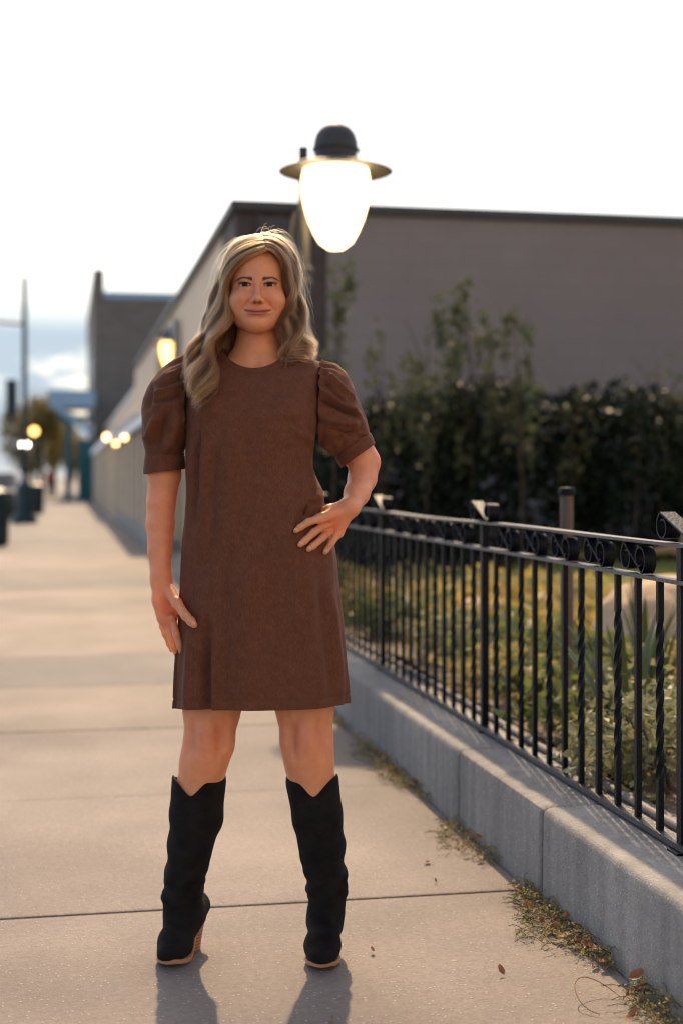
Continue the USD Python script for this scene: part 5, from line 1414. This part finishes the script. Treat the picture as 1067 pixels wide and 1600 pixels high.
def to3(P):
    d = D0 + P[..., 2]
    return np.stack([(P[..., 0] - CX) * d / FPX - ox, P[..., 2], CAMZ + (HY - P[..., 1]) * d / FPX], -1)
hg = np.random.default_rng(17)
strands = [[], [], []]
t = np.linspace(0, 1, NP)
EC, ER = np.array([HX, .005, 1.636]), np.array([.0715, .094, .088])
def push(P, lift):
    q = (P - EC) / (ER + lift)
    k = np.linalg.norm(q, axis=-1, keepdims=True)
    up = np.clip((P[..., 2:3] - 1.595) / .02, 0, 1)
    return P + ((P - EC) * (1 / np.maximum(k, .3) - 1) * (k < 1)) * up
def lock(g3, n, r0, tone, wave, ph, lift, flat=.6):
    """n strands about one guide."""
    tt = np.clip((t - .16) / .84, 0, 1)
    amp = wave * tt ** .8
    g3 = g3 + np.stack([amp * np.sin(2 * np.pi * (2.7 * t ** 1.15 + ph)), .8 * amp * np.cos(2 * np.pi * (2.35 * t + ph) + .6), .25 * amp * np.sin(4 * np.pi * t + ph)], -1)
    o = hg.normal(size=(n, 3)); o /= np.linalg.norm(o, axis=1, keepdims=True); o *= (hg.random(n) ** .5)[:, None]
    rad = r0 * (.55 + .65 * np.sin(np.clip(t * 1.5, 0, 1) * np.pi * .5)) * (1 - .72 * np.clip((t - .62) / .38, 0, 1) ** 1.3)
    P = g3[None] + o[:, None] * rad[None, :, None]
    ph2, f2 = hg.random((n, 1)) * 6.28, 1.5 + hg.random((n, 1)) * 2
    a2 = .0019 * (1 + 2.0 * t[None] ** 2) * hg.normal(size=(n, 1))
    P[..., 0] += a2 * np.sin(f2 * 6.28 * t + ph2); P[..., 1] += a2 * np.cos(f2 * 6.28 * t + ph2)
    P = push(P, lift + .006 * hg.random((n, 1, 1)))
    cut = NP - (hg.random(n) ** 2 * 8).astype(int)
    k = np.searchsorted(np.cumsum(tone), hg.random(n))
    for p, c, q in zip(P, cut, k):
        strands[min(q, 2)].append(p[:c])
def side(F, M_, O, locks, seed, top=.0):
    """Big locks, each of a few strands of its own that share one wave."""
    for i in range(locks):
        s0 = (i + .25 + .5 * hg.random()) / locks
        ph0, wv = .10 + .60 * s0 + .07 * hg.normal(), .0150 + .0070 * hg.random()
        lift0 = (-1) ** i * .009 + .005 * hg.normal()
        lt = .5 + .5 * math.sin(i * 2.4 + seed) + .3 * (hg.random() - .5)
        for j in range(5):
            s = np.clip(s0 + (hg.random() - .5) * 1.3 / locks, -.02, 1.03)
            # the strands of a lock draw together towards its tip
            sv = s + (s0 - s) * .75 * np.clip((t - .45) / .5, 0, 1)
            P = np.stack([sheet(F, M_, O, q)[k] for k, q in enumerate(sv)])
            P = P + np.array([0, 0, 1.0]) * (lift0 * np.clip(t * 2.5, 0, 1)[:, None]) + np.array([0, 1.0, 0]) * (hg.normal() * 10 * np.clip((t - .7) / .3, 0, 1)[:, None])
            light = lt + .45 * (hg.random() - .5)
            tone = [.92, .08, .0] if light > .62 else ([.10, .82, .08] if light > .38 else [.0, .18, .82])
            lock(to3(P) + hg.normal(size=3) * .0018, 44, .0036 + .0022 * hg.random(), tone, wv * (.85 + .3 * hg.random()), ph0 + .03 * hg.normal(), .004)
side(LF, LM, LO, 27, 0.4)
side(RF, RM, RO, 22, 1.9)
# the back: darker, hanging behind the neck and filling the outline
for i in range(110):
    sd_ = -1 if i % 2 else 1
    P = (LO if sd_ < 0 else RO).copy()
    w = hg.random()
    P[:, 2] += (.02 + .075 * w) * np.sin(np.clip(t * 3, 0, 1) * np.pi / 2)
    mid = 402.0
    P[:, 0] = mid + (P[:, 0] - mid) * (1 - .55 * w * np.clip(t * 1.8 - .3, 0, 1))
    P[:, 1] -= 6 * w * t
    if sd_ < 0: P[:, 1] -= 34 * w * np.clip((t - .6) / .4, 0, 1)
    lock(to3(P), 52, .009, [.12, .38, .50], .0055, .6 * w, .004)
# flyaway hairs that catch the light
for i in range(300):
    F, M_, O = (LF, LM, LO) if hg.random() < .5 else (RF, RM, RO)
    P = to3(sheet(F, M_, O, .75 + .3 * hg.random()))
    c = np.array([HX, .0, 1.60])
    k0 = hg.integers(0, 15)
    L = hg.integers(7, 13)
    q = P[k0:k0 + L].copy()
    u = np.linspace(0, 1, len(q))[:, None]
    out = (q - c); out[:, 1] *= .4; out /= np.linalg.norm(out, axis=1, keepdims=True)
    q += out * (.003 + .018 * hg.random() ** 2) * np.sin(u * 2.2) + hg.normal(size=3) * .010 * u ** 2 + out * .005 * np.sin(u * 8 + i) * u + np.array([0, 0, .012 * hg.random()]) * np.sin(u * np.pi)
    strands[0].append(push(q, .012))
# a small tuft standing up on the crown
for i in range(7):
    a = W(414 + hg.normal() * 5, 365, -.01)
    u = np.linspace(0, 1, 8)[:, None]
    e = a + np.array([(hg.random() - .15) * .030, -.005, .006 + .022 * hg.random()])
    strands[0].append(a * (1 - u) + e * u + np.array([0, 0, .008]) * np.sin(u * np.pi))
for nm, S_, m_, wd in (('light_strands', strands[0], HM[0], .00042), ('mid_strands', strands[1], HM[1], .00044), ('dark_strands', strands[2], HM[2], .00046)):
    c = UsdGeom.BasisCurves.Define(stage, str(HAIR.GetPath()) + '/' + nm)
    c.CreateTypeAttr('linear')
    pts = np.vstack(S_)
    c.CreatePointsAttr(Vt.Vec3fArray.FromNumpy(pts.astype(np.float32)))
    c.CreateCurveVertexCountsAttr(Vt.IntArray.FromNumpy(np.array([len(q) for q in S_], np.int32)))
    w = np.concatenate([np.linspace(wd, wd * .35, len(q)) for q in S_])
    c.CreateWidthsAttr(Vt.FloatArray.FromNumpy(w.astype(np.float32)))
    c.SetWidthsInterpolation('vertex')
    tag(c.GetPrim(), kind='stuff')
    UsdShade.MaterialBindingAPI.Apply(c.GetPrim()).Bind(m_)
print('strands', [len(q) for q in strands])
